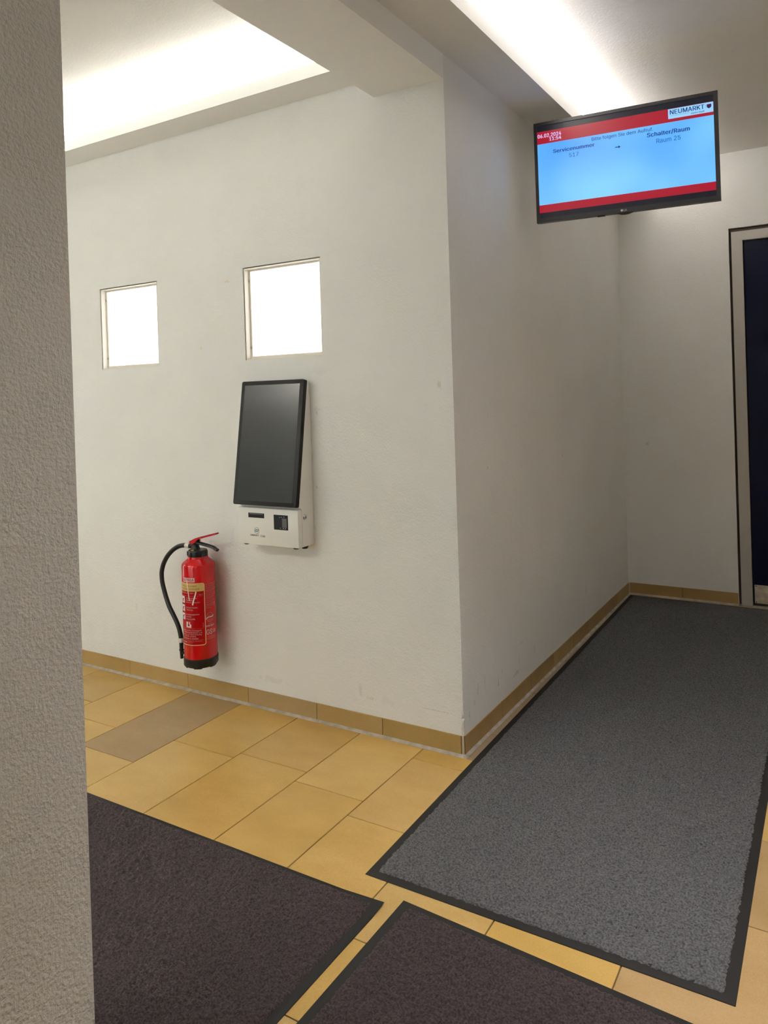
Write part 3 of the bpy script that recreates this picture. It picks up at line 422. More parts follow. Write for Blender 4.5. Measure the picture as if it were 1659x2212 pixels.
ö415|207,-8 174,-5 144,3 117,16 93,35 72,58 56,85 44,116 37,150 34,187 37,225 44,260 56,291 72,318 93,341 117,360 144,374 174,382 207,384 241,382 271,374 299,360 323,341 343,318 359,291 371,260 379,225 381,187 379,150 371,116 359,85 343,58 323,35 299,16 271,3 241,-5|207,46 231,49 252,55 270,66 285,80 298,97 307,117 314,139 318,163 319,187 318,212 314,236 307,258 298,278 285,296 270,310 252,321 231,328 207,330 184,328 163,321 145,310 130,296 118,278 108,258 102,236 98,212 96,187 98,163 102,139 108,117 118,97 130,80 145,66 163,55 184,49|279,443 269,444 259,448 251,455 244,463 240,472 239,483 240,494 244,503 251,512 259,518 269,522 279,523 290,522 299,518 308,512 314,503 318,494 320,483 318,472 314,463 308,455 299,448 290,444|136,443 125,444 115,448 107,455 100,463 96,472 95,483 96,494 100,503 107,512 115,518 125,522 136,523 146,522 156,518 164,512 171,503 175,494 176,483 175,472 171,463 164,455 156,448 146,444
ü410|182,-5 158,-3 135,2 115,11 97,23 82,39 69,59 60,82 54,109 53,139 53,379 114,379 114,144 116,117 124,94 137,75 154,61 175,53 200,50 218,51 234,55 249,62 263,71 274,83 283,97 290,113 295,132 296,153 296,379 357,379 357,0 298,0 298,92 307,92 294,60 277,35 257,17 234,5 209,-3|277,443 266,444 257,448 248,455 242,463 238,472 236,483 238,494 242,503 248,512 257,518 266,522 277,523 287,522 297,518 305,512 312,503 316,494 317,483 316,472 312,463 305,455 297,448 287,444|133,443 123,444 113,448 104,455 98,463 94,472 93,483 94,494 98,503 104,512 113,518 123,522 133,523 144,522 153,518 162,512 168,503 172,494 173,483 172,472 168,463 162,455 153,448 144,444
'''.strip('\n').split('\n'):
    head, *polys = row[1:].split('|')
    GLYPHS[row[0]] = (int(head), [[tuple(map(int, p.split(','))) for p in q.split()] for q in polys])
def winding(p, polys):
    w = 0
    for q in polys:
        for (x0, y0), (x1, y1) in zip(q, q[1:]+q[:1]):
            if (y0 > p[1]) != (y1 > p[1]) and p[0] < (x1-x0)*(p[1]-y0)/(y1-y0)+x0: w += 1 if y1 > y0 else -1
    return w
SHAPES = {}
def shape(ch):
    """vertices and triangles of one letter (non-zero winding fill)"""
    if ch in SHAPES: return SHAPES[ch]
    polys = GLYPHS[ch][1]; vs_, fs = [], []
    if polys:
        pts, ed = [], []
        for q in polys:
            k = len(pts); pts += [Vector(p) for p in q]; ed += [(k+i, k+(i+1) % len(q)) for i in range(len(q))]
        v, _, f = delaunay_2d_cdt(pts, ed, [], 0, 0.01)[:3]
        fs = [t for t in f if winding(sum((v[i] for i in t), Vector((0, 0)))/len(t), polys)]
        vs_ = [(p.x/1000, p.y/1000, 0) for p in v]
    SHAPES[ch] = (vs_, fs); return SHAPES[ch]
def text_mesh(body, bold=0.0):
    V, F, x = [], [], 0.0
    for ch in body:
        vs_, fs = shape(ch)
        for d in ((-bold, 0, bold) if bold else (0,)):          # heavier strokes: the letter laid three times, a hair apart
            k = len(V); V += [(a+x+d, b, 0) for a, b, _ in vs_]; F += [[k+i for i in f] for f in fs]
        x += GLYPHS[ch][0]/1000+bold
    me = bpy.data.meshes.new('lettering'); me.from_pydata(V, [], F)
    return me, np.array(V, float)
def fit_text(body, x0, x1, y0, y1, bold=0.0):
    """lettering stretched into the box x0..x1, y0..y1"""
    me, co = text_mesh(body, bold)
    lo, hi = co.min(0), co.max(0)
    co[:, 0] = x0+(co[:, 0]-lo[0])/(hi[0]-lo[0])*(x1-x0)
    co[:, 1] = y0+(co[:, 1]-lo[1])/(hi[1]-lo[1])*(y1-y0)
    return me, co
def setco(me, co): me.vertices.foreach_set('co', np.ascontiguousarray(co).ravel()); me.update()

# ------------------------------------------------------------------ the room
L = 2.474; ZC = 2.711; ZB = 2.4815; BW = 0.299
XE, XR, YR = -3.6, 2.1, -3.6
CH = 0.02   # the chipped corner strip

def grid_wall(bm, axis, us, zs, holes, front, back):
    """wall slab with rectangular openings; u runs along the wall, axis 0: u=y, axis 1: u=x"""
    P = lambda u, d, z: (u, d, z) if axis == 1 else (d, u, z)
    inh = lambda i, j: 0 <= i < len(us)-1 and 0 <= j < len(zs)-1 and (i, j) not in holes
    cache = {}
    def V(i, j, d):
        k = (i, j, d)
        if k not in cache: cache[k] = bm.verts.new(P(us[i], front if d == 0 else back, zs[j]))
        return cache[k]
    for i in range(len(us)-1):
        for j in range(len(zs)-1):
            if (i, j) in holes: continue
            for d in (0, 1): bm.faces.new((V(i, j, d), V(i+1, j, d), V(i+1, j+1, d), V(i, j+1, d)))
            if not inh(i-1, j): bm.faces.new((V(i, j, 0), V(i, j, 1), V(i, j+1, 1), V(i, j+1, 0)))
            if not inh(i+1, j): bm.faces.new((V(i+1, j, 0), V(i+1, j, 1), V(i+1, j+1, 1), V(i+1, j+1, 0)))
            if not inh(i, j-1): bm.faces.new((V(i, j, 0), V(i, j, 1), V(i+1, j, 1), V(i+1, j, 0)))
            if not inh(i, j+1): bm.faces.new((V(i, j+1, 0), V(i, j+1, 1), V(i+1, j+1, 1), V(i+1, j+1, 0)))
    return bm

# window wall of the left room, two square openings
WIN = [(-1.930, -1.525, 1.502, 1.899), (-0.992, -0.579, 1.503, 1.906)]
us = [XE, -1.930, -1.525, -0.992, -0.579, -CH]
zs = [0.0, 1.5025, 1.9025, ZC]
struct(done('wall_left', grid_wall(bmesh.new(), 1, us, zs, {(1, 1), (3, 1)}, 0.0, 0.2), M['wall_front']),
       'white plastered wall with two small lit windows, kiosk and extinguisher', 'wall')
WIN = [(a, b, 1.5025, 1.9025) for a, b, _, _ in WIN]
struct(done('wall_middle', bx(-0.2, 0, CH, L, 0, ZC), M['wall_side']), 'dim white side wall running back beside the grey mat', 'wall')
# back wall with the doorway
struct(done('wall_back', grid_wall(bmesh.new(), 1, [-0.2, 0.648, 1.702, XR+0.1], [0, 2.260, ZC], {(1, 0)}, L, L+0.18), M['wall_back']),
       'white end wall behind the screen, with the navy door', 'wall')
struct(done('wall_near', bx(-BW, 0, YR, -1.6, 0, ZC), M['wall_near']), 'rough grey-white plaster wall end in the left foreground', 'wall')
struct(done('wall_right', bx(XR, XR+0.1, YR, L, 0, ZC), M['wall_side']), 'white corridor wall on the right, outside the picture', 'wall')
struct(done('wall_rear', grid_wall(bmesh.new(), 1, [XE-0.1, -3.1, -0.7, XR+0.1], [0, 0.05, 2.2, ZC], {(1, 1)}, YR, YR-0.1), M['wall_side']), 'white wall behind the camera', 'wall')
struct(done('wall_entrance', grid_wall(bmesh.new(), 0, [YR, -3.55, -2.55, -1.15, -0.42, 0.2], [0, 2.08, 2.34, ZC], {(1, 1), (3, 0)}, XE, XE-0.15), M['wall_front']),
       'far end wall of the left room with the glazed entrance', 'wall')
struct(done('ceiling', bx(XE-0.15, XR+0.1, YR-0.1, L+0.18, ZC, ZC+0.1), M['ceil']), 'white plaster ceiling lit from the coves', 'ceiling')
struct(done('trim_1', bx(-BW, 0, -1.6, 0, ZB, ZC), M['smooth']), 'white ceiling beam running from wall corner to foreground', 'beam')

# chipped plaster corner between window wall and side wall
bm = bmesh.new(); n = 150; prev = None
for k in range(n+1):
    z = ZC*(k/n)**1.6
    amp = 0.0055*max(0, 1-z/0.32)+0.0006*max(0, 1-z/1.5)
    j = abs(random.gauss(0, 1))*amp*(1.6 if random.random() < 0.25 else 0.7)
    j = min(j, 0.011)
    w = random.uniform(0.3, 1.0)
    row = [bm.verts.new(p) for p in ((-CH, 0.012, z), (-CH, 0, z), (-j, 0, z), (-j*0.25, j*w*0.9, z), (0, max(j*w, 0.0002)+0.0002, z), (0, CH, z), (-0.012, CH, z))]
    if prev:
        for a in range(6): bm.faces.new((prev[a], prev[a+1], row[a+1], row[a]))
    prev = row
struct(done('trim_2', bm, M['corner']), 'chipped plaster corner between lit wall and dim side wall', 'corner')

# ceiling ledges (coves) with a lip, hollow on top
def cove(name, a, b, wall, out, z0, z1, axis, label):
    bm = bmesh.new(); t = 0.018
    s = math.copysign(1, out)
    def bb(d0, d1, za, zb):
        lo, hi = min(d0, d1), max(d0, d1)
        if axis == 'x': box(bm, a, b, lo, hi, za, zb)
        else: box(bm, lo, hi, a, b, za, zb)
    bb(wall, wall+out-s*t, z0, z0+t); bb(wall+out-s*t, wall+out, z0, z1)
    return struct(done(name, bm, M['smooth']), label, 'cove')
cove('trim_3', XE, -BW, 0.0, -0.156, 2.551, 2.601, 'x', 'white lighting ledge under the left room ceiling')
cove('trim_4', YR, L, 0.0, 0.1915, 2.572, 2.628, 'y', 'white lighting ledge above the dim side wall')
cove('trim_5', XE, -BW, YR, 0.156, 2.551, 2.601, 'x', 'white lighting ledge on the wall behind the camera')

# ------------------------------------------------------------------ floor of stone tiles
fl = struct(done('floor', bx(XE-0.15, XR+0.1, YR-0.1, L+0.18, -0.08, -0.003), M['grout']), 'yellow limestone tile floor with thin dark joints', 'floor')
cols = [-3.24, -2.93, -2.62, -2.31, -2.0, -1.69, -1.373, -1.068, -0.757, -0.446, -0.163, 0.121, 0.436, 0.752, 1.066, 1.38, 1.69, 2.0]
known = {-2.0: [-0.306, -0.72], -1.69: [-0.437, -0.86], -1.373: [-0.607, -1.06], -1.068: [-0.407, -0.90], -0.757: [-0.366, -0.89], -0.446: [-0.434, -0.93],
         -0.163: [-0.101, -0.527, -1.0], 0.121: [-0.26, -0.55, -0.974, -1.240, -1.66], 0.436: [-0.42, -0.90, -1.35], 0.752: [0.36, -0.067, -0.470, -0.90, -1.32]}
ptint = [(0.585, 0.388, 0.112), (0.555, 0.358, 0.096), (0.61, 0.408, 0.130), (0.575, 0.375, 0.108), (0.54, 0.362, 0.122)]
special = {(-1.373, 0): (0.365, 0.245, 0.108), (-0.163, 1): (0.545, 0.357, 0.115), (0.752, 2): (0.41, 0.275, 0.12), (-2.0, 0): (0.50, 0.33, 0.105), (-0.757, 0): (0.54, 0.345, 0.10)}
G = 0.0015
special[(0.752, 3)] = (0.44, 0.29, 0.125)
def tile(x0, x1, y0, y1, col):
    bm = bx(x0+G, x1-G, y0+G, y1-G, -0.012, 0.0, bev=0.0012)
    o = done('tile', bm, M['tile'], fl); o.color = (*col, 1)
for x0, x1 in zip(cols, cols[1:]):
    ymax = -0.014 if x0 < -0.2 else L-0.012
    ys = [ymax]
    if x0 == -0.163: ys = [-0.014]
    for y in known.get(x0, []):
        if x0 >= 0.1 and not ys[1:]:
            y_ = ymax
            while y_-y > 0.62: y_ -= random.uniform(0.38, 0.5); ys.append(y_)
        ys.append(y)
    ystop = -1.6 if x0 in (-0.446, -0.163) else -2.6
    while ys[-1]-0.30 > ystop: ys.append(max(ystop, ys[-1]-random.uniform(0.38, 0.50)))
    for i, (a, b) in enumerate(zip(ys, ys[1:])):
        idx = i if x0 < 0.1 else (known[x0].index(b) if b in known.get(x0, []) else -1)
        c = special.get((x0, idx), random.choice(ptint))
        f = 0.90*random.uniform(0.96, 1.03)
        tile(x0, x1, b, a, [q*f for q in c])
# the strip of tile along the side wall, x -0.163 column continues past the corner
y = L-0.012
while y > 0.02:
    y2 = max(0.0, y-0.45)
    if y2 < 0.1: y2 = 0.0
    tile(0.012, 0.121, max(y2, -0.0), y, [q*0.62 for q in (0.52, 0.40, 0.26)]); y = y2
tile(0.012, 0.121, -0.0135, 0.0, [q*0.62 for q in (0.52, 0.40, 0.26)])

# sealant beads where the skirting meets the floor
struct(done('trim_6', prism(bmesh.new(), [(XE, -0.002, 0.0), (XE, -0.0165, -0.002), (XE, -0.0165, 0.0008), (XE, -0.003, 0.008)], (3.6+0.008, 0, 0)), M['sealant']), 'pale sealant bead at the foot of the lit wall', 'joint')
struct(done('trim_7', prism(bmesh.new(), [(0.002, -0.016, 0.0), (0.0145, -0.016, -0.002), (0.0145, -0.016, 0.0008), (0.003, -0.016, 0.008)], (0, L, 0)), M['sealant']), 'pale sealant bead at the foot of the side wall', 'joint')
struct(done('trim_8', prism(bmesh.new(), [(0.012, L-0.002, 0.0), (0.012, L-0.020, 0.0), (0.012, L-0.020, 0.002), (0.012, L-0.003, 0.010)], (0.636, 0, 0)), M['sealant']), 'pale sealant bead under the back wall skirting', 'joint')

# ------------------------------------------------------------------ stone skirting, tile by tile
HB = 0.074
stint = [(0.47, 0.315, 0.118), (0.44, 0.29, 0.105), (0.49, 0.335, 0.135), (0.42, 0.285, 0.115)]
def skirting(name, label, joints, fn):
    root = struct(done(name, fn(joints[0], joints[-1], 0.0015, 0.004, HB-0.002), M['grout']), label, 'baseboard')
    for i, (a, b) in enumerate(zip(joints, joints[1:])):
        c = stint[(i*3+1) % 4] if name != 'baseboard_left' else {-1.037: (0.42, 0.295, 0.135), -0.349: (0.40, 0.265, 0.085), -1.403: (0.43, 0.285, 0.10)}.get(a, stint[(i*3+1) % 4])
        o = done('tile', fn(a+0.0012, b-0.0012, 0.004+random.uniform(0, 0.0006), 0.006, HB, 0.001), M['skirt'], root)
        o.color = (*[q*0.82 for q in c], 1)
skirting('baseboard_left', 'yellow stone skirting along the lit wall', [-3.58, -3.25, -2.9, -2.53, -2.17, -1.797, -1.403, -1.037, -0.666, -0.349, -0.010],
         lambda a, b, d, z0, z1, bev=0: bx(a, b, -d, 0.0, z0, z1, bev=bev))
skirting('baseboard_middle', 'shadowed stone skirting along the side wall', [0.002, 0.352, 0.68, 0.986, 1.291, 1.556, 1.852, 2.173, L-0.006],
         lambda a, b, d, z0, z1, bev=0: bx(0.0, d, a, b, z0, z1, bev=bev))
skirting('baseboard_back', 'stone skirting on the back wall beside the door', [0.008, 0.328, 0.644],
         lambda a, b, d, z0, z1, bev=0: bx(a, b, L-d, L, z0, z1, bev=bev))
struct(done('trim_9', bx(-0.0085, 0.001, -0.0025, 0.001, 0.002, HB+0.002, bev=0.0008), M['mortar']), 'mortar joint between skirtings at the corner', 'joint')

# ------------------------------------------------------------------ the two small lit windows
def window(k, x0, x1, z0, z1, label):
    root = struct(empty('window_%d' % k, ((x0+x1)/2, 0.04, z0)), label, 'window')
    org = root.location
    g0, t, D = 0.0040, 0.0025, 0.052
    def ring(bm, i0, i1, y0, y1, b0=None):
        lo = i1 if b0 is None else b0
        box(bm, x0+i0, x0+i1, y0, y1, z0+i0, z1-i0); box(bm, x1-i1, x1-i0, y0, y1, z0+i0, z1-i0)
        box(bm, x0+i1, x1-i1, y0, y1, z1-i1, z1-i0); box(bm, x0+i1, x1-i1, y0, y1, z0+i0, z0+lo)
        return bm
    g = bx(x0+0.0002, x0+g0, 0.012, D, z0+0.0002, z1-0.0002); box(g, x0+g0, x1-0.0002, 0.012, D, z1-g0, z1-0.0002)
    done('shadow_gap', g, M['gap'], root, org)      # dark joint between plaster and metal lining
    bm = bmesh.new(); e = 0.0003
    box(bm, x0+g0, x0+g0+t, 0.002, D, z0+e, z1-g0); box(bm, x1-g0-t, x1-e, 0.002, D, z0+e, z1-g0)
    box(bm, x0+g0+t, x1-g0-t, 0.002, D, z1-g0-t, z1-g0); box(bm, x0+g0+t, x1-g0-t, 0.002, D, z0+e, z0+g0+t)
    ring(bm, g0+t, 0.0145, 0.030, 0.036, 0.017)
    done('window_frame', bm, M['alu'], root, org)
    done('pane', bx(x0+0.007, x1-0.007, 0.038, 0.046, z0+0.007, z1-0.007), M['glow'], root, org)
    for zz in (z0+0.055, z1-0.055):
        done('clip', bx(x0+0.0065, x0+0.0125, 0.0265, 0.0305, zz-0.005, zz+0.005, bev=0.001), M['steel'], root, org)
window(1, *WIN[0], 'small square window glowing white, nearest the foreground wall')
window(2, *WIN[1], 'small square window glowing white, directly above the kiosk')

# ------------------------------------------------------------------ door on the back wall
d1 = struct(empty('door_1', (0.648, L, 0.0)), 'navy door with pale metal kick plate in a warm grey frame', 'door')
org = d1.location
bm = bmesh.new()
prism(bm, [(0.663, L-0.006, 0), (0.723, L-0.006, 0), (0.723, L-0.006, 2.181), (0.663, L-0.006, 2.236)], (0, 0.05, 0))
done('frame_jamb', bm, M['frame'], d1, org)
bm = bmesh.new(); prism(bm, [(1.687, L-0.006, 0), (1.627, L-0.006, 0), (1.627, L-0.006, 2.181), (1.687, L-0.006, 2.236)], (0, 0.05, 0))
done('frame_jamb', bm, M['frame'], d1, org)
bm = bmesh.new(); prism(bm, [(0.6635, L-0.006, 2.236), (0.7235, L-0.006, 2.181), (1.6265, L-0.006, 2.181), (1.6865, L-0.006, 2.236)], (0, 0.05, 0))
done('frame_head', bm, M['frame'], d1, org)
bm = bx(0.6485, 0.663, L+0.022, L+0.05, 0, 2.2595); box(bm, 1.687, 1.7015, L+0.022, L+0.05, 0, 2.2595); box(bm, 0.663, 1.687, L+0.022, L+0.05, 2.236, 2.2595)
done('shadow_gap', bm, M['gap'], d1, org)
done('gap_strip', bx(0.656, 1.694, L+0.008, L+0.02, 2.2365, 2.250), M['gap'], d1, org)
done('door_leaf', bx(0.7265, 1.6235, L+0.014, L+0.05, 0.014, 2.178, bev=0.002), M['navy'], d1, org)
kp = done('kick_plate', bx(0.7335, 1.617, L+0.0115, L+0.014, 0.020, 0.130, bev=0.0008), M['kick'], d1, org)
for xx in (0.742, 1.608):
    for zz in (0.028, 0.122):
        b = bmesh.new(); prism(b, [(xx+0.0035*math.cos(a*math.pi/4), L+0.0115, zz+0.0035*math.sin(a*math.pi/4)) for a in range(8)], (0, -0.001, 0))
        done('screw', b, M['gap'], kp, org)
bm = bx(0.7232, 1.6268, L+0.02, L+0.045, 0.004, 0.0138)
for a in ((0.7231, 0.7264, 0.014, 2.1808), (1.6236, 1.6269, 0.014, 2.1808), (0.7264, 1.6236, 2.1782, 2.1808)):
    box(bm, a[0], a[1], L+0.026, L+0.046, a[2], a[3])
done('rubber_seal', bm, M['gap'], d1, org)  # dark filler strips, added so no outside light leaks past the leaf
b = bmesh.new(); tube(b, spline([(1.56, L+0.014, 1.05), (1.56, L-0.04, 1.05), (1.54, L-0.048, 1.05), (1.44, L-0.048, 1.05)], 4), 0.010, 10)
done('handle', b, M['chrome'], d1, org, smooth=40)
struct(done('trim_10', bx(0.648, 1.702, L-0.006, L+0.06, -0.003, 0.0035), M['sealant']), 'stone threshold strip under the navy door', 'threshold')

# glazed entrance at the far end of the left room (lets the daylight in)
d2 = struct(empty('door_2', (XE, -0.785, 0)), 'glazed entrance door at the far end of the left room', 'door')
org = d2.location; bm = bmesh.new()
for a in ((-1.149, -1.09, 0.0, 2.079), (-0.48, -0.421, 0.0, 2.079), (-1.09, -0.48, 2.02, 2.079), (-1.09, -0.48, 0.0, 0.10), (-1.09, -0.48, 1.0, 1.04)):
    box(bm, XE-0.09, XE-0.03, a[0], a[1], a[2], a[3])
done('frame', bm, M['frame'], d2, org)
done('pane', bx(XE-0.065, XE-0.059, -1.09, -0.48, 1.04, 2.02), M['glass'], d2, org)
done('pane', bx(XE-0.065, XE-0.059, -1.09, -0.48, 0.10, 1.0), M['glass'], d2, org)

d4 = struct(empty('window_4', (-1.9, YR, 0.05)), 'added unseen glazed front behind the camera, lets fill light in', 'window')  # invented glazing, opening for the fill light from the rear
bm = bmesh.new()
for a in ((-3.099, -3.04, 0.051, 2.199), (-0.76, -0.701, 0.051, 2.199), (-1.93, -1.87, 0.051, 2.199), (-3.04, -0.76, 2.14, 2.199), (-3.04, -0.76, 0.051, 0.11)):
    box(bm, a[0], a[1], YR-0.08, YR-0.02, a[2], a[3])
done('frame', bm, M['frame'], d4, d4.location)
for a, b_ in ((-3.04, -1.93), (-1.87, -0.76)):
    done('pane', bx(a, b_, YR-0.055, YR-0.049, 0.11, 2.14), M['glass'], d4, d4.location)
d3 = struct(empty('door_3', (XE, -3.05, 0)), 'dark grey door in the far corner of the left room', 'door')  # unseen dark surface, added for the kiosk screen to reflect
done('door_leaf', bx(XE, XE+0.04, -3.52, -2.60, 0.004, 1.86, bev=0.003), M['tvcase'], d3, d3.location)
w3 = struct(empty('window_3', (XE, -3.05, 2.08)), 'narrow high window over the dark door of the left room', 'window')  # unseen bright opening, added for the kiosk screen to reflect
done('pane', bx(XE-0.08, XE-0.074, -3.55, -2.55, 2.08, 2.34), M['glass'], w3, w3.location)

# ------------------------------------------------------------------ floor mats
def lerp2(q, u, v):
    a, b, c, d = [np.array(p) for p in q]
    return (a*(1-u)[..., None]+b*u[..., None])*(1-v)[..., None]+(d*(1-u)[..., None]+c*u[..., None])*v[..., None]
def floor_mat(quad, border, pm, cell, label, curl=None, front=None):
    """quad: corners in order; rubber border with a lower lip, fibre pile inside"""
    cx, cy = np.mean([p[0] for p in quad]), np.mean([p[1] for p in quad])
    root = empty('floor_mat', (cx, cy, 0.0)); tag(root, label, 'mat', 'entrance floor mats')
    q = np.array(quad, float)
    la, lb = np.linalg.norm(q[1]-q[0]), np.linalg.norm(q[3]-q[0])
    # rubber sheet: ring of outer, shoulder and inner loops
    bm = bmesh.new(); loops = []
    for ins, z in ((0.0, 0.0004), (0.0008, 0.0018), (border*0.9 if front is None else min(border*0.9, front), 0.0030)):
        pts = []
        for (u, v) in ((0, 0), (1, 0), (1, 1), (0, 1)):
            uu = ins/la if u == 0 else 1-ins/la; vv = ins/lb if v == 0 else 1-ins/lb
            pts.append(lerp2(quad, np.array(uu), np.array(vv)))
        ring = []
        for i in range(4):
            a, b = pts[i], pts[(i+1) % 4]
            for k in range(12):
                p = a+(b-a)*k/12
                ring.append(bm.verts.new((p[0], p[1], z)))
        loops.append(ring)
    n = len(loops[0])
    for a, b in zip(loops, loops[1:]):
        for k in range(n): bm.faces.new((a[k], a[(k+1) % n], b[(k+1) % n], b[k]))
    bm.faces.new(loops[-1])
    if curl:
        for v in bm.verts:
            d = math.hypot(v.co.x-curl[0], v.co.y-curl[1])
            v.co.z += 0.006*max(0, 1-d/0.05)
    done('rubber_border', bm, M['rubber'], root, root.location)
    front = front or border
    nu, nv = int((la-2*border)/cell), int((lb-border-front)/cell)
    uu = np.linspace(border/la, 1-border/la, nu+1); vv = np.linspace(front/lb, 1-border/lb, nv+1)
    U, V = np.meshgrid(uu, vv, indexing='ij')
    P = lerp2(quad, U, V)
    ns = rng.random(U.shape)
    ns2 = (ns+np.roll(ns, 1, 0)+np.roll(ns, 1, 1)+np.roll(np.roll(ns, 1, 0), 1, 1))/4
    lo = rng.random((nu//14+3, nv//14+3))
    ii = np.arange(nu+1)/14; jj = np.arange(nv+1)/14
    i0 = ii.astype(int); j0 = jj.astype(int); fi = (ii-i0)[:, None]; fj = (jj-j0)[None, :]
    low = lo[i0][:, j0]*(1-fi)*(1-fj)+lo[i0+1][:, j0]*fi*(1-fj)+lo[i0][:, j0+1]*(1-fi)*fj+lo[i0+1][:, j0+1]*fi*fj
    Z = 0.0060+0.0042*(ns2-0.5)*1.6+0.0022*(ns-0.5)+0.0012*(low-0.5)
    P = P+(rng.random(P.shape)-0.5)*cell*0.5
    # ragged outer tufts
    e = np.zeros(U.shape, bool); e[0, :] = e[-1, :] = e[:, 0] = e[:, -1] = True
    P[e] += (rng.random((e.sum(), 2))-0.5)*0.006
    Z[e] = 0.0026
    ctr = np.array([cx, cy])
    co = np.concatenate([P-ctr, Z[..., None]], -1).reshape(-1, 3)
    idx = np.arange((nu+1)*(nv+1)).reshape(nu+1, nv+1)
    f = np.stack([idx[:-1, :-1], idx[1:, :-1], idx[1:, 1:], idx[:-1, 1:]], -1).reshape(-1, 4)
    me = bpy.data.meshes.new('pile')
    me.vertices.add(len(co)); me.vertices.foreach_set('co', co.ravel())
    me.loops.add(f.size); me.loops.foreach_set('vertex_index', f.ravel().astype(np.int32))
    me.polygons.add(len(f)); me.polygons.foreach_set('loop_start', np.arange(0, f.size, 4, dtype=np.int32))
    me.polygons.foreach_set('use_smooth', np.ones(len(f), bool))
    me.update(calc_edges=True); me.validate()
    o = new('pile', me, pm, root); o['kind'] = 'stuff'
    return root
floor_mat([(0.049, -0.752), (0.994, -0.752), (0.958, 2.440), (0.0165, 2.440)], 0.025, M['pile_grey'], 0.0052,
          'long slate-grey pile mat with black rubber edge beside the dim side wall')
floor_mat([(-1.34, -0.833), (0.162, -0.834), (0.152, -1.584), (-1.34, -1.584)], 0.026, M['pile_dark'], 0.0046,
          'dark aubergine pile mat reaching behind the foreground wall', curl=(0.162, -0.834), front=0.013)
floor_mat([(0.198, -0.796), (1.40, -0.872), (1.39, -1.62), (0.189, -1.55)], 0.026, M['pile_dark'], 0.0048,
          'dark aubergine pile mat at the bottom edge, below the grey mat', front=0.019)

# ------------------------------------------------------------------ ticket kiosk on the wall
KX0, KX1, KZ0, KZ1 = -0.971, -0.652, 0.731, 1.400
kz = empty('ticket_kiosk', (-0.8115, 0.0, KZ0)); tag(kz, 'white wall kiosk with tall black touchscreen under the right window', 'kiosk')
org = kz.location
bm = bmesh.new()
prism(bm, [(KX0, -0.0005, KZ0), (KX0, -0.080, KZ0), (KX0, -0.080, 0.884), (KX0, -0.100, 0.894), (KX0, -0.022, KZ1), (KX0, -0.0005, KZ1)], (KX1-KX0, 0, 0), bev=0.003, seg=2)
done('body', bm, M['kwhite'], kz, org, smooth=30)
# front cover with a rounded upper rear edge
prof = [(-0.0805, KZ0+0.0005), (-0.106, KZ0+0.0005), (-0.106, 0.8835), (-0.086, 0.8835), (-0.0822, 0.880), (-0.0805, 0.874)]
fc = done('front_cover', prism(bmesh.new(), [(KX0+0.0003, y, z) for y, z in prof], (KX1-KX0-0.0006, 0, 0), bev=0.0018, seg=2), M['kwhite'], kz, org, smooth=30)
# tilted display
ang = math.atan2(0.082, 0.512)
yb, zb_, yt, zt = -0.104, 0.894, -0.022, 1.406
up = Vector((0, yt-yb, zt-zb_)).normalized(); nrm = Vector((0, -up.z, up.y)); h_ = Vector((0, yt-yb, zt-zb_)).length
def K(x, s, d): return Vector((x, yb, zb_))+up*s+nrm*d
BX0, BX1 = -0.978, -0.6465
bm = bmesh.new(); rr = 0.008
def rrect(x0, x1, s0, s1, r, d, n=4):
    out = []
    for (cx_, cs_, a0) in ((x1-r, s1-r, 0), (x0+r, s1-r, 90), (x0+r, s0+r, 180), (x1-r, s0+r, 270)):
        for k in range(n+1):
            a = R(a0+90*k/n); out.append(K(cx_+r*math.cos(a), cs_+r*math.sin(a), d))
    return out
prism(bm, rrect(BX0, BX1, 0, h_, rr, 0.0003), nrm*0.021)
tp = [f for f in bm.faces if f.normal.dot(nrm) > 0.9 or f.normal.dot(nrm) < -0.9]
es = [e for e in bm.edges if all(abs((v.co-K(BX0, 0, 0.0213)).dot(nrm)) < 1e-4 for v in e.verts)]
bmesh.ops.bevel(bm, geom=es, offset=0.002, segments=2, affect='EDGES', profile=0.5)
dp = done('display_bezel', bm, M['kblack'], kz, org, smooth=35)
bm = bmesh.new(); prism(bm, rrect(BX0+0.019, BX1-0.019, 0.0175, h_-0.018, 0.002, 0.0214, 2), nrm*0.0006)
done('touchscreen', bm, M['kscreen'], dp, org)
# slot, reader, lock, feet
F = -0.106
sl = done('ticket_slot', bx(-0.911, -0.8265, F-0.0008, F+0.002, 0.843, 0.8625), M['kslot'], kz, org)
done('slot_lip', bx(-0.905, -0.8325, F-0.0022, F-0.0006, 0.8565, 0.8605, bev=0.0005), M['kgrey'], sl, org)
rd = done('card_reader', bx(-0.776, -0.703, F-0.0010, F+0.002, 0.8005, 0.861, bev=0.0006), M['kslot'], kz, org)
done('reader_window', bx(-0.732, -0.7075, F-0.0026, F-0.0008, 0.811, 0.848, bev=0.0006), M['kgrey'], rd, org)
for q in ((-0.745, 0.852), (-0.735, 0.853), (-0.722, 0.854), (-0.742, 0.8085), (-0.727, 0.807), (-0.716, 0.807)):
    done('status_light', bx(q[0]-0.0016, q[0]+0.0016, F-0.002, F-0.0008, q[1]-0.001, q[1]+0.001), M['logo'], rd, org)
bm = bmesh.new()
for (r0, x_, dx) in ((0.0115, KX1, 0.0025), (0.0085, KX1+0.002, 0.0035)):
    prism(bm, [(x_, -0.062+r0*math.cos(2*math.pi*k/20), 0.8505+r0*math.sin(2*math.pi*k/20)) for k in range(20)], (dx, 0, 0), bev=0.0006)
lock = done('key_lock', bm, M['chrome'], kz, org, smooth=30)
done('keyhole', bx(KX1+0.0054, KX1+0.0062, -0.0635, -0.0605, 0.8455, 0.8555), M['kslot'], lock, org)
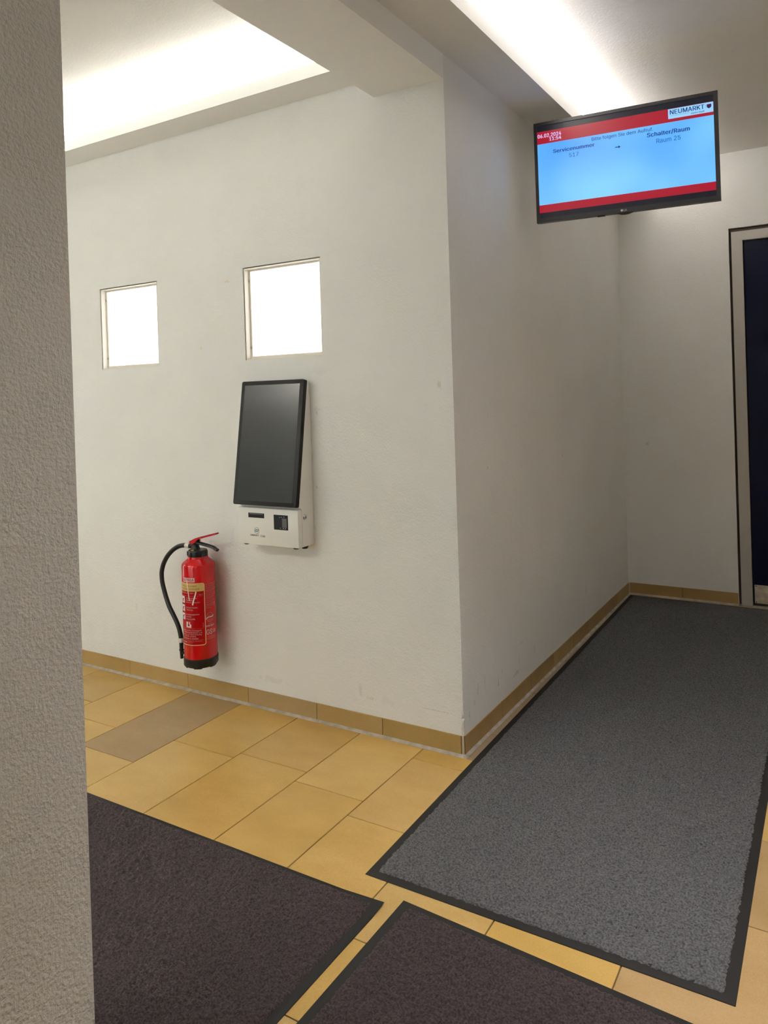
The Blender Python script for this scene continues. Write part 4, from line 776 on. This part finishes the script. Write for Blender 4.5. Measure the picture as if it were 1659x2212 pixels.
for (x_, y_, r_, h) in ((-0.935, -0.093, 0.012, 0.004), (-0.672, -0.096, 0.013, 0.004), (-0.675, -0.036, 0.015, 0.013), (-0.945, -0.036, 0.015, 0.013)):
    b = bmesh.new(); lathe(b, [(0, KZ0), (r_, KZ0), (r_, KZ0-h*0.4), (r_*0.75, KZ0-h), (0, KZ0-h)], x_, y_, 16)
    done('foot', b, M['black'], kz, org, smooth=40)
# logo: ring with two S-shaped bars, and lettering
bm = bmesh.new(); cx_, cz_ = -0.8675, 0.790
def disc_ring(bm, r0, r1, n=28, sx=1.0):
    a = [[bm.verts.new((cx_+r*math.cos(2*math.pi*k/n)*sx, F-0.0006, cz_+r*math.sin(2*math.pi*k/n))) for k in range(n)] for r in (r0, r1)]
    for k in range(n): bm.faces.new((a[0][k], a[0][(k+1) % n], a[1][(k+1) % n], a[1][k]))
disc_ring(bm, 0.0115, 0.0128)
lg = done('logo_ring', bm, M['ink'], fc, org)
bm = bmesh.new()
for s in (1, -1):
    pts = [(-0.0105, 0.0005), (-0.0035, 0.0050), (0.0040, 0.0052), (0.0105, 0.0045), (0.0110, 0.0015), (0.0030, 0.0025), (-0.0030, 0.0010), (-0.0030, -0.0005)]
    bm.faces.new([bm.verts.new((cx_+x*s, F-0.0007, cz_+z*s)) for x, z in pts])
done('logo_bars', bm, M['teal'], fc, org)
def flat_text(name, body, x0, x1, z0, z1, y, m, parent, org, bold=0.0):
    me, co = fit_text(body, x0, x1, z0, z1, bold)
    setco(me, np.stack([co[:, 0], np.full(len(co), y), co[:, 1]], 1)); me.name = name
    return new(name, me, m, parent, org)
x_ = -0.904
for ch, m_, w in (('S', 'ink_ochre', 0.009), ('M', 'ink', 0.012), ('A', 'ink_red', 0.0095), ('R', 'ink', 0.009), ('T', 'ink', 0.008)):
    flat_text('letter', ch, x_, x_+w-0.001, 0.7665, 0.7735, F-0.0006, M[m_], fc, org, 0.012); x_ += w
flat_text('letter', 'CJM', -0.849, -0.8255, 0.7645, 0.7725, F-0.0006, M['ink'], fc, org, 0.012)

# ------------------------------------------------------------------ fire extinguisher
EX, EY, ER = -1.216, -0.100, 0.0718
fe = empty('fire_extinguisher', (EX, 0.0, 0.18)); tag(fe, 'red foam fire extinguisher with black hose hung low on the wall', 'fire extinguisher')
org = fe.location
bd = done('cylinder', lathe(bmesh.new(), [(0.0, 0.200), (ER*0.93, 0.200), (ER, 0.206), (ER, 0.612), (ER*0.985, 0.621), (ER*0.93, 0.6285), (0.045, 0.6475), (0.0435, 0.656), (0, 0.656)], EX, EY, 72), M['red'], fe, org, smooth=32)
# black foot ring with cut-outs
bm = bmesh.new(); n = 72; ro, ri = ER+0.0028, ER-0.004; rows = []
for k in range(n):
    a = 2*math.pi*k/n; c, s = math.cos(a), math.sin(a)
    deg = math.degrees(a) % 60
    zb = 0.1835 if 18 < deg < 46 else 0.180
    rows.append([bm.verts.new((EX+r*c, EY+r*s, z)) for r, z in ((ri, zb), (ro-0.006, zb), (ro, zb+0.008), (ro, 0.2195), (ro-0.002, 0.2215), (ri+0.004, 0.2215))])
for k in range(n):
    a, b = rows[k], rows[(k+1) % n]
    for i in range(6): bm.faces.new((a[i], b[i], b[(i+1) % 6], a[(i+1) % 6]))
done('foot_ring', bm, M['black'], fe, org, smooth=40)
# screw cap with grip lugs
bm = bmesh.new(); lathe(bm, [(0, 0.6485), (0.0400, 0.6485), (0.0412, 0.651), (0.0412, 0.6795), (0.0395, 0.6825), (0.018, 0.6845), (0, 0.6845)], EX, EY, 48)
cp = done('screw_cap', bm, M['black'], fe, org, smooth=35)
bm = bmesh.new()
for k in range(10):
    a = 2*math.pi*k/10+0.3
    if k in (5, 6): continue
    mtx = Matrix.Translation((EX, EY, 0)) @ Matrix.Rotation(a, 4, 'Z')
    b2 = bmesh.new(); box(b2, 0.040, 0.0432, -0.004, 0.004, 0.651, 0.676, bev=0.0008); b2.transform(mtx)
    me_ = bpy.data.meshes.new('t'); b2.to_mesh(me_); b2.free(); bm.from_mesh(me_); bpy.data.meshes.remove(me_)
mtx = Matrix.Translation((EX, EY, 0)) @ Matrix.Rotation(R(207), 4, 'Z')
b2 = bmesh.new(); box(b2, 0.038, 0.047, -0.009, 0.009, 0.656, 0.678, bev=0.003); b2.transform(mtx)
me_ = bpy.data.meshes.new('t'); b2.to_mesh(me_); b2.free(); bm.from_mesh(me_); bpy.data.meshes.remove(me_)
done('grip_lug', bm, M['black'], cp, org)
bm = bmesh.new()
ya = [(-1.2270, -0.1315, 0.68385), (-1.2080, -0.1365, 0.6835), (-1.2200, -0.1135, 0.6848)]
prism(bm, ya, (0, 0, 0.0006)); done('sticker', bm, M['yellow'], cp, org)
# valve head
bm = bmesh.new()
lathe(bm, [(0.0, 0.684), (0.024, 0.684), (0.019, 0.689), (0.016, 0.697), (0.0155, 0.7065), (0.0, 0.7065)], EX-0.012, EY, 24)
vh = done('valve_head', bm, M['black'], fe, org, smooth=40)
bm = bmesh.new(); tube(bm, [(EX-0.005, EY, 0.6955), (-1.2605, EY-0.003, 0.6955)], lambda t: 0.0105 if t > 0.9 else 0.0095, 16)
done('hose_outlet', bm, M['black'], vh, org, smooth=40)
bm = bmesh.new(); prism(bm, [(-1.238, EY-0.0085, 0.7065), (-1.2105, EY-0.0085, 0.7065), (-1.2065, EY-0.0085, 0.723), (-1.219, EY-0.0085, 0.728), (-1.233, EY-0.0085, 0.716)], (0, 0.017, 0), bev=0.001)
done('lever_pivot', bm, M['black'], vh, org)
# red squeeze lever (folded sheet: top plate and two cheeks)
lev = [(-1.254, 0.7175), (-1.219, 0.7330), (-1.188, 0.7420), (-1.100, 0.7640), (-1.0975, 0.7585), (-1.116, 0.7520), (-1.180, 0.7355), (-1.203, 0.7290), (-1.222, 0.7130), (-1.241, 0.7055), (-1.254, 0.7090)]
bm = bmesh.new()
prism(bm, [(x, EY-0.0115, z) for x, z in lev], (0, 0.002, 0)); prism(bm, [(x, EY+0.0095, z) for x, z in lev], (0, 0.002, 0))
tops = lev[:4]; bots = [(x+0.0004, z-0.0022) for x, z in tops]
prism(bm, [(x, EY-0.0115, z) for x, z in tops+bots[::-1]], (0, 0.023, 0))
done('squeeze_lever', bm, M['redlever'], fe, org)
# black carrying handle
han = spline([(-1.212, EY, 0.712), (-1.195, EY, 0.7105), (-1.165, EY, 0.7065), (-1.132, EY, 0.7020), (-1.116, EY, 0.6975), (-1.104, EY, 0.6910), (-1.0975, EY, 0.6885)], 5)
bm = bmesh.new(); tube(bm, han, lambda t: 0.0075-0.0012*t, 10)
for v in bm.verts: v.co.y = EY+(v.co.y-EY)*1.55
done('carry_handle', bm, M['black'], fe, org, smooth=50)
bm = bmesh.new(); tube(bm, spline([(-1.1865, EY-0.010, 0.7395), (-1.184, EY-0.0135, 0.733), (-1.1835, EY-0.013, 0.727), (-1.1845, EY-0.0115, 0.7225)], 4), 0.0013, 8)
done('safety_pin', bm, M['brass'], fe, org, smooth=40)
# hose, ferrules, nozzle
hp = [(-1.262, -0.103, 0.6955), (-1.284, -0.105, 0.6965), (-1.307, -0.106, 0.6940), (-1.333, -0.107, 0.6860), (-1.3635, -0.109, 0.6680), (-1.393, -0.111, 0.6410), (-1.4165, -0.113, 0.6070), (-1.4275, -0.115, 0.5740),
      (-1.4290, -0.116, 0.5510), (-1.4235, -0.118, 0.5190), (-1.4100, -0.121, 0.4870), (-1.3960, -0.124, 0.4580), (-1.3725, -0.129, 0.4370 - 0.016), (-1.3470, -0.132, 0.3900), (-1.3240, -0.134, 0.3600), (-1.3090, -0.135, 0.3320), (-1.3015, -0.135, 0.3050), (-1.2990, -0.135, 0.2900)]
hs = done('hose', tube(bmesh.new(), spline(hp, 5), 0.0102, 14), M['hose'], fe, org, smooth=50)
def cyl_between(p, q, r, n=20):
    bm = bmesh.new(); tube(bm, [p, Vector(p).lerp(Vector(q), 0.08), Vector(p).lerp(Vector(q), 0.92), q], lambda t: r if 0.2 < t < 0.8 else r-0.0008, n); return bm
done('ferrule', cyl_between((-1.2610, -0.103, 0.6957), (-1.2835, -0.105, 0.6965), 0.0116), M['ferrule'], hs, org, smooth=40)
done('ferrule', cyl_between((-1.2990, -0.135, 0.2930), (-1.2990, -0.135, 0.2740), 0.0116), M['ferrule'], hs, org, smooth=40)
nz = done('nozzle', lathe(bmesh.new(), [(0, 0.275), (0.0095, 0.275), (0.0088, 0.244), (0.0105, 0.243), (0.0105, 0.238), (0.0085, 0.236), (0.0068, 0.203), (0.004, 0.203), (0, 0.208)], -1.2985, -0.135, 20), M['black'], fe, org, smooth=40)
done('nozzle_clip', bx(-1.2925, -1.2770, -0.140, -0.124, 0.224, 0.234, bev=0.001), M['black'], fe, org)
# wall bracket behind the cylinder
bm = bx(-1.246, -1.222, -0.0275, -0.0005, 0.30, 0.62, bev=0.002)
done('wall_bracket', bm, M['black'], fe, org)

# printing wrapped round the cylinder: angle 0 faces away from the wall, positive to the right
def wrap(co, r):
    a = np.radians(co[:, 0]); return np.stack([EX+r*np.sin(a), EY-r*np.cos(a), co[:, 1]], 1)
def patch(name, a0, a1, z0, z1, m, lift, parent=bd, rad=0.0):
    """rectangle (rounded by rad metres) of print on the cylinder"""
    bm = bmesh.new(); k = ER*math.pi/180; n = max(2, int(abs(a1-a0)/5))
    rows = []
    for i in range(n+1):
        a = a0+(a1-a0)*i/n; rows.append((a, z0, z1))
    if rad:
        rows = []; ra = rad/k
        st = [a0+ra*(1-math.cos(R(t))) for t in (0, 22, 45, 67, 90)]; en = [a1-ra*(1-math.cos(R(t))) for t in (90, 67, 45, 22, 0)]
        mid = [a0+ra+(a1-a0-2*ra)*i/n for i in range(1, n)]
        for a in st+mid+en:
            d = 0.0
            if a < a0+ra: d = rad-math.sqrt(max(0, rad**2-((a0+ra-a)*k)**2))
            if a > a1-ra: d = rad-math.sqrt(max(0, rad**2-((a-a1+ra)*k)**2))
            rows.append((a, z0+d, z1-d))
    r = ER+lift; pv = None
    for (a, b, c) in rows:
        x, y = EX+r*math.sin(R(a)), EY-r*math.cos(R(a))
        cur = (bm.verts.new((x, y, b)), bm.verts.new((x, y, c)))
        if pv and (cur[0].co-pv[0].co).length > 1e-6: bm.faces.new((pv[0], cur[0], cur[1], pv[1]))
        pv = cur
    return done(name, bm, m, parent, org, smooth=80)
def ctext(body, a0, a1, z0, z1, m, lift=0.0011, bold=0.0, parent=bd, tilt=None):
    me, co = fit_text(body, a0, a1, z0, z1, bold)
    if tilt:
        ca, cz = (a0+a1)/2, (z0+z1)/2; k = ER*math.pi/180
        dx, dz = (co[:, 0]-ca)*k, co[:, 1]-cz; t = R(tilt)
        co[:, 0] = ca+(dx*math.cos(t)-dz*math.sin(t))/k; co[:, 1] = cz+dx*math.sin(t)+dz*math.cos(t)
    setco(me, wrap(co, ER+lift)); me.name = 'print'
    return new('print', me, m, parent, org)
patch('label_border', -64, 64.5, 0.2835, 0.5515, M['cream'], 0.0003, rad=0.010)
patch('label_field', -61, 61.8, 0.2865, 0.5490, M['lred'], 0.0005, rad=0.008)
patch('label_heading', -61, 61.8, 0.5165, 0.5492, M['gold'], 0.0007, rad=0.004)
patch('maker_plate', -18.5, 31.5, 0.5555, 0.5745, M['lwhite'], 0.0004)
ctext('GLORIA', -15.5, 28.5, 0.5590, 0.5710, M['lred'], 0.0007, 0.02)
ctext('FEUERLÖSCHER', -38, 38.3, 0.5355, 0.5445, M['lbrown'], bold=0.008)
ctext('FIRE EXTINGUISHER', -46, 46, 0.5220, 0.5300, M['lbrown'], bold=0.008)
ctext('6 Liter Schaum · Foam', -34, 26, 0.5070, 0.5125, M['lwhite'])
ctext('S6-F', 45, 57, 0.4995, 0.5045, M['lwhite'], bold=0.01)
patch('rule_line', -58, 58, 0.4958, 0.4965, M['lfaint'], 0.0009)
for (t1, a0, a1, z) in (('Sicherung ziehen.', -3.5, 38, 0.4835), ('Entsichern.', -4, 24, 0.4755), ('Remove safety pin.', -4, 48, 0.4655), ('Schlauch fassen.', -5, 40, 0.4440), ('Take hose.', -4, 23.5, 0.4340),
                        ('Betätigungshebel', -5, 44, 0.4135), ('drücken.', -5, 17, 0.4045), ('Press handle.', -5.5, 30, 0.3945)):
    ctext(t1, a0, a1, z, z+0.0068, M['lwhite'], bold=0.008)
for z0, z1 in ((0.4645, 0.4930), (0.4290, 0.4570), (0.3930, 0.4205)):
    pc = patch('pictogram', -33, -11.5, z0, z1, M['lpict'], 0.0009)
    b = bmesh.new()
    w = wrap(np.array([(-26, z0+0.004), (-20, z0+0.004), (-20, z0+0.013), (-14.5, z0+0.019), (-15.5, z0+0.0225), (-21, z0+0.0175), (-26, z0+0.0175)]), ER+0.0011)
    b.faces.new([b.verts.new(p) for p in w]); done('figure', b, M['lred'], pc, org)
# flame and hand pictogram
patch('pictogram', -6.5, 14.4, 0.3605, 0.3855, M['lpict'], 0.0009)
bm = bmesh.new()
pts = [(1.0, 0.3850), (3.0, 0.3810), (2.2, 0.3770), (0.5, 0.3735), (0.8, 0.3680), (4.0, 0.3650), (8.0, 0.3670), (9.0, 0.3720), (7.5, 0.3745), (6.0, 0.3770), (6.5, 0.3810), (8.0, 0.3850)]
w = wrap(np.array(pts), ER+0.0011); bm.faces.new([bm.verts.new(p) for p in w]); done('flame', bm, M['lred'], bd, org)
patch('figure', 10, 14.6, 0.3745, 0.3858, M['lred'], 0.0010)
ctext('F2024-6', 54, 59, 0.3600, 0.3800, M['lfaint'])
patch('rule_line', -58, 58, 0.3560, 0.3566, M['lfaint'], 0.0009)
for (t1, a0, a1, z) in (('Bei elektrischen Anlagen', -52, 49.5, 0.3445), ('bis 1000 V Mindestabstand 1 m', -54, 51, 0.3365), ('in presence of electricity', -52, 51, 0.3270), ('up to 1000 volts,', -44, 32, 0.3190), ('min. distance 1 meter', -46, 39, 0.3110)):
    ctext(t1, a0, a1, z, z+0.0066, M['lwhite'], bold=0.006)
patch('rule_line', -56, 56, 0.3078, 0.3083, M['lfaint'], 0.0009)
ctext('GLORIA GmbH', -52, -6, 0.2950, 0.2998, M['lwhite'], bold=0.01)
ctext('Feuerschutz Wadersloh', -1, 51, 0.3010, 0.3050, M['lfaint']); ctext('Germany', -1, 20, 0.2940, 0.2980, M['lfaint'])
# side column of small print, test marks
for i, (a1, n_) in enumerate(((113, 0), (112, 0), (111, 0), (113, 0), (108, 0), (111, 0), (112, 0), (104, 0), (96, 0), (104, 0), (98, 0), (109, 0), (108, 0), (88, 0))):
    z = 0.5440-0.0078*i
    ctext(('Nach jeder Betätigung neu füllen.', 'Alle 2 Jahre prüfen lassen.', 'Treibmittel CO2, Prüfdruck', 'Wasser und Schaummittel')[i % 4], 67.5, a1, z-0.0052, z, M['lfaint'], bold=0.012)
def polyline(name, pts, wd, m, lift=0.0010):
    """printed stroke: pts (deg, z), width in metres"""
    k = ER*math.pi/180; P = [Vector((a*k, z)) for a, z in pts]; bm = bmesh.new(); pv = None
    for i, p in enumerate(P):
        t = (P[min(i+1, len(P)-1)]-P[max(0, i-1)]).normalized(); nn = Vector((-t.y, t.x))*wd/2
        q = wrap(np.array([[(p+nn).x/k, (p+nn).y], [(p-nn).x/k, (p-nn).y]]), ER+lift)
        cur = [bm.verts.new(v) for v in q]
        if pv: bm.faces.new((pv[0], pv[1], cur[1], cur[0]))
        pv = cur
    return done(name, bm, m, bd, org)
polyline('test_mark', [(81+14.5*math.cos(2*math.pi*t/24), 0.3985+0.0195*math.sin(2*math.pi*t/24)) for t in range(25)], 0.0012, M['lfaint'])
polyline('test_mark', [(66.5, 0.3925), (70, 0.3975), (75, 0.4000), (82, 0.3995), (89, 0.3985), (95.5, 0.4040)], 0.0048, M['lwhite'], 0.0012)
ctext('geprüft', 72, 90, 0.4060, 0.4100, M['lfaint']); ctext('DIN 14406', 72, 92, 0.3850, 0.3890, M['lfaint'])
ctext('nach', 72, 92, 0.3680, 0.3715, M['lfaint']); ctext('DIN EN 3', 65.5, 98, 0.3585, 0.3650, M['lwhite'], bold=0.03)
ctext('GS', 66, 88, 0.3250, 0.3470, M['lwhite']); ctext('CE', 92, 106, 0.3290, 0.3420, M['lwhite'])
ctext('Frostsicher bis 0 °C', 70, 109, 0.3130, 0.3170, M['lfaint']); ctext('Funktionsbereich +5 bis +60', 65, 109, 0.3050, 0.3090, M['lfaint'])
# two off-white streaks laid just off the cylinder surface
for pts, w0 in (([(3.3, 0.563), (5.0, 0.540), (6.8, 0.519), (9.0, 0.498), (11.4, 0.477)], 0.0035), ([(35.3, 0.516), (32.5, 0.502), (28.9, 0.488), (25.0, 0.473), (22.2, 0.458)], 0.0052)):
    polyline('white_streak', pts, w0, M['seal'], 0.0022)

# ------------------------------------------------------------------ wall-mounted screen
TW, TH = 0.730, 0.4295
tv = empty('wall_screen', (0.4625, 0.7155, 2.271), 0.112)
tv.rotation_euler = (R(0.1), R(-0.25), 0.112)
tag(tv, 'charcoal-framed call screen showing a service number, hung high above the grey mat', 'screen')
X0, X1 = -TW/2, TW/2
sx0, sx1, sz0, sz1 = X0+0.0135, X1-0.0165, -TH/2+0.0185, TH/2-0.0140
bm = bmesh.new(); D0 = -0.012
for a in ((X0, sx0, -TH/2, TH/2), (sx1, X1, -TH/2, TH/2), (sx0, sx1, sz1, TH/2), (sx0, sx1, -TH/2, sz0)):
    box(bm, a[0], a[1], D0, 0.012, a[2], a[3])
bmesh.ops.remove_doubles(bm, verts=bm.verts, dist=1e-5)
done('bezel', bm, M['tvcase'], tv)
bm = bx(X0+0.002, X1-0.002, 0.0121, 0.030, -TH/2+0.002, TH/2-0.002, bev=0.006, seg=2); box(bm, -0.24, 0.24, 0.030, 0.062, -0.17, 0.10, bev=0.015, seg=2)
done('back_cover', bm, M['tvdark'], tv)
Y = -0.0085
pn = done('display_panel', bx(sx0, sx1, Y, 0.011, sz0, sz1), M['tv_black'], tv)
u2x = lambda u: sx0+u*(sx1-sx0)
v2z = lambda v: sz1-v*(sz1-sz0)
def band(name, u0, u1, v0, v1, m, lift):
    b = bmesh.new(); b.faces.new([b.verts.new(p) for p in ((u2x(u0), Y-lift, v2z(v1)), (u2x(u1), Y-lift, v2z(v1)), (u2x(u1), Y-lift, v2z(v0)), (u2x(u0), Y-lift, v2z(v0)))])
    return done(name, b, m, pn)
band('red_header', 0, 1, 0.063, 0.197, M['tv_red'], 0.0003)
band('blue_field', 0, 1, 0.197, 0.857, M['tv_blue'], 0.0003)
band('red_footer', 0, 1, 0.857, 0.941, M['tv_red'], 0.0003)
band('logo_field', 0.760, 0.999, 0.066, 0.165, M['tv_white'], 0.0005)
def stext(body, u0, u1, v0, v1, m, bold=0.0):
    me, co = fit_text(body, u2x(u0), u2x(u1), v2z(v1), v2z(v0), bold)
    setco(me, np.stack([co[:, 0], np.full(len(co), Y-0.0008), co[:, 1]], 1)); me.name = 'lettering'
    return new('lettering', me, m, pn)
stext('06.02.2024', 0.003, 0.148, 0.0905, 0.131, M['tv_lav'], 0.030)
stext('11:54', 0.074, 0.148, 0.136, 0.174, M['tv_lav'], 0.030)
stext('Bitte folgen Sie dem Aufruf.', 0.327, 0.676, 0.217, 0.264, M['tv_navy'], 0.006)
stext('Servicenummer', 0.095, 0.343, 0.274, 0.314, M['tv_navy'], 0.026)
stext('517', 0.191, 0.248, 0.343, 0.386, M['tv_mid'], 0.006)
stext('Schalter/Raum', 0.641, 0.873, 0.268, 0.318, M['tv_navy'], 0.026)
stext('Raum 25', 0.692, 0.823, 0.342, 0.388, M['tv_mid'], 0.006)
stext('NEUMARKT', 0.770, 0.953, 0.078, 0.123, M['tv_deep'], 0.018)
stext('starke Stadt', 0.881, 0.953, 0.136, 0.153, M['tv_deep'], 0.012)
me, co = fit_text('i.d.OPf.', 0, 1, 0, 1)
setco(me, np.stack([u2x(0.956)+(1-co[:, 1])*(u2x(0.961)-u2x(0.956)), np.full(len(co), Y-0.0008), v2z(0.118)+co[:, 0]*(v2z(0.082)-v2z(0.118))], 1)); me.name = 'lettering'
new('lettering', me, M['tv_mid'], pn)
band('logo_line', 0.772, 0.875, 0.1345, 0.1365, M['tv_mid'], 0.0008)
b = bmesh.new(); b.faces.new([b.verts.new((u2x(u), Y-0.0008, v2z(v))) for u, v in ((0.965, 0.084), (0.989, 0.084), (0.989, 0.108), (0.985, 0.119), (0.977, 0.126), (0.969, 0.119), (0.965, 0.108))])
done('crest', b, M['tv_deep'], pn)
b = bmesh.new(); b.faces.new([b.verts.new((u2x(u), Y-0.0010, v2z(v))) for u, v in ((0.969, 0.090), (0.985, 0.090), (0.985, 0.108), (0.977, 0.118), (0.969, 0.108))])
done('crest', b, M['tv_crest'], pn)
b = bmesh.new()
b.faces.new([b.verts.new((u2x(u), Y-0.0008, v2z(v))) for u, v in ((0.460, 0.357), (0.480, 0.357), (0.480, 0.346), (0.4915, 0.361), (0.480, 0.376), (0.480, 0.365), (0.460, 0.365))])
done('arrow', b, M['tv_deep'], pn)
# maker's mark on the lower bezel, sensor chin, button
zc_ = -TH/2+0.0085
b = bmesh.new(); b.faces.new([b.verts.new((-0.0105+0.0048*math.cos(2*math.pi*k/24), D0-0.0004, zc_+0.0048*math.sin(2*math.pi*k/24))) for k in range(24)])
done('maker_badge', b, M['logo'], tv)
me, co = fit_text('LG', -0.0035, 0.0095, zc_-0.0038, zc_+0.0038, 0.012)
setco(me, np.stack([co[:, 0], np.full(len(co), D0-0.0004), co[:, 1]], 1)); me.name = 'maker_lettering'
new('maker_lettering', me, M['logo'], tv)
bm = bmesh.new(); prism(bm, [(x, -0.009, z) for x, z in [(-0.034, -TH/2+0.002), (-0.028, -TH/2-0.001), (-0.014, -TH/2-0.0055), (0.0, -TH/2-0.0065), (0.014, -TH/2-0.0055), (0.030, -TH/2-0.001), (0.040, -TH/2+0.002)]], (0, 0.02, 0))
done('sensor_chin', bm, M['tvdark'], tv)
done('power_button', bx(-0.112, -0.080, -0.004, 0.012, -TH/2-0.003, -TH/2+0.001, bev=0.0008), M['tvdark'], tv)
# hinged arm from the side wall, hidden behind the set
br = done('mount_arm', bx(-0.06, 0.06, 0.0605, 0.075, -0.09, 0.05, bev=0.002), M['tvdark'], tv)
inv = Matrix.Translation(tv.location) @ tv.rotation_euler.to_matrix().to_4x4(); inv.invert()
b = bmesh.new(); p0 = inv @ Vector((0.012, 1.11, 2.27)); p1 = inv @ Vector((0.26, 1.02, 2.27)); p2 = Vector((0.0, 0.078, -0.02))
tube(b, [p0, p1], 0.014, 10); tube(b, [p1, p2], 0.014, 10)
done('arm_link', b, M['tvdark'], br)
b = bmesh.new(); c0 = Vector((0.0005, 0.90, 2.16)); box(b, 0.0005, 0.012, 1.06, 1.16, 2.20, 2.34); b.transform(inv)
done('wall_plate', b, M['tvdark'], br)
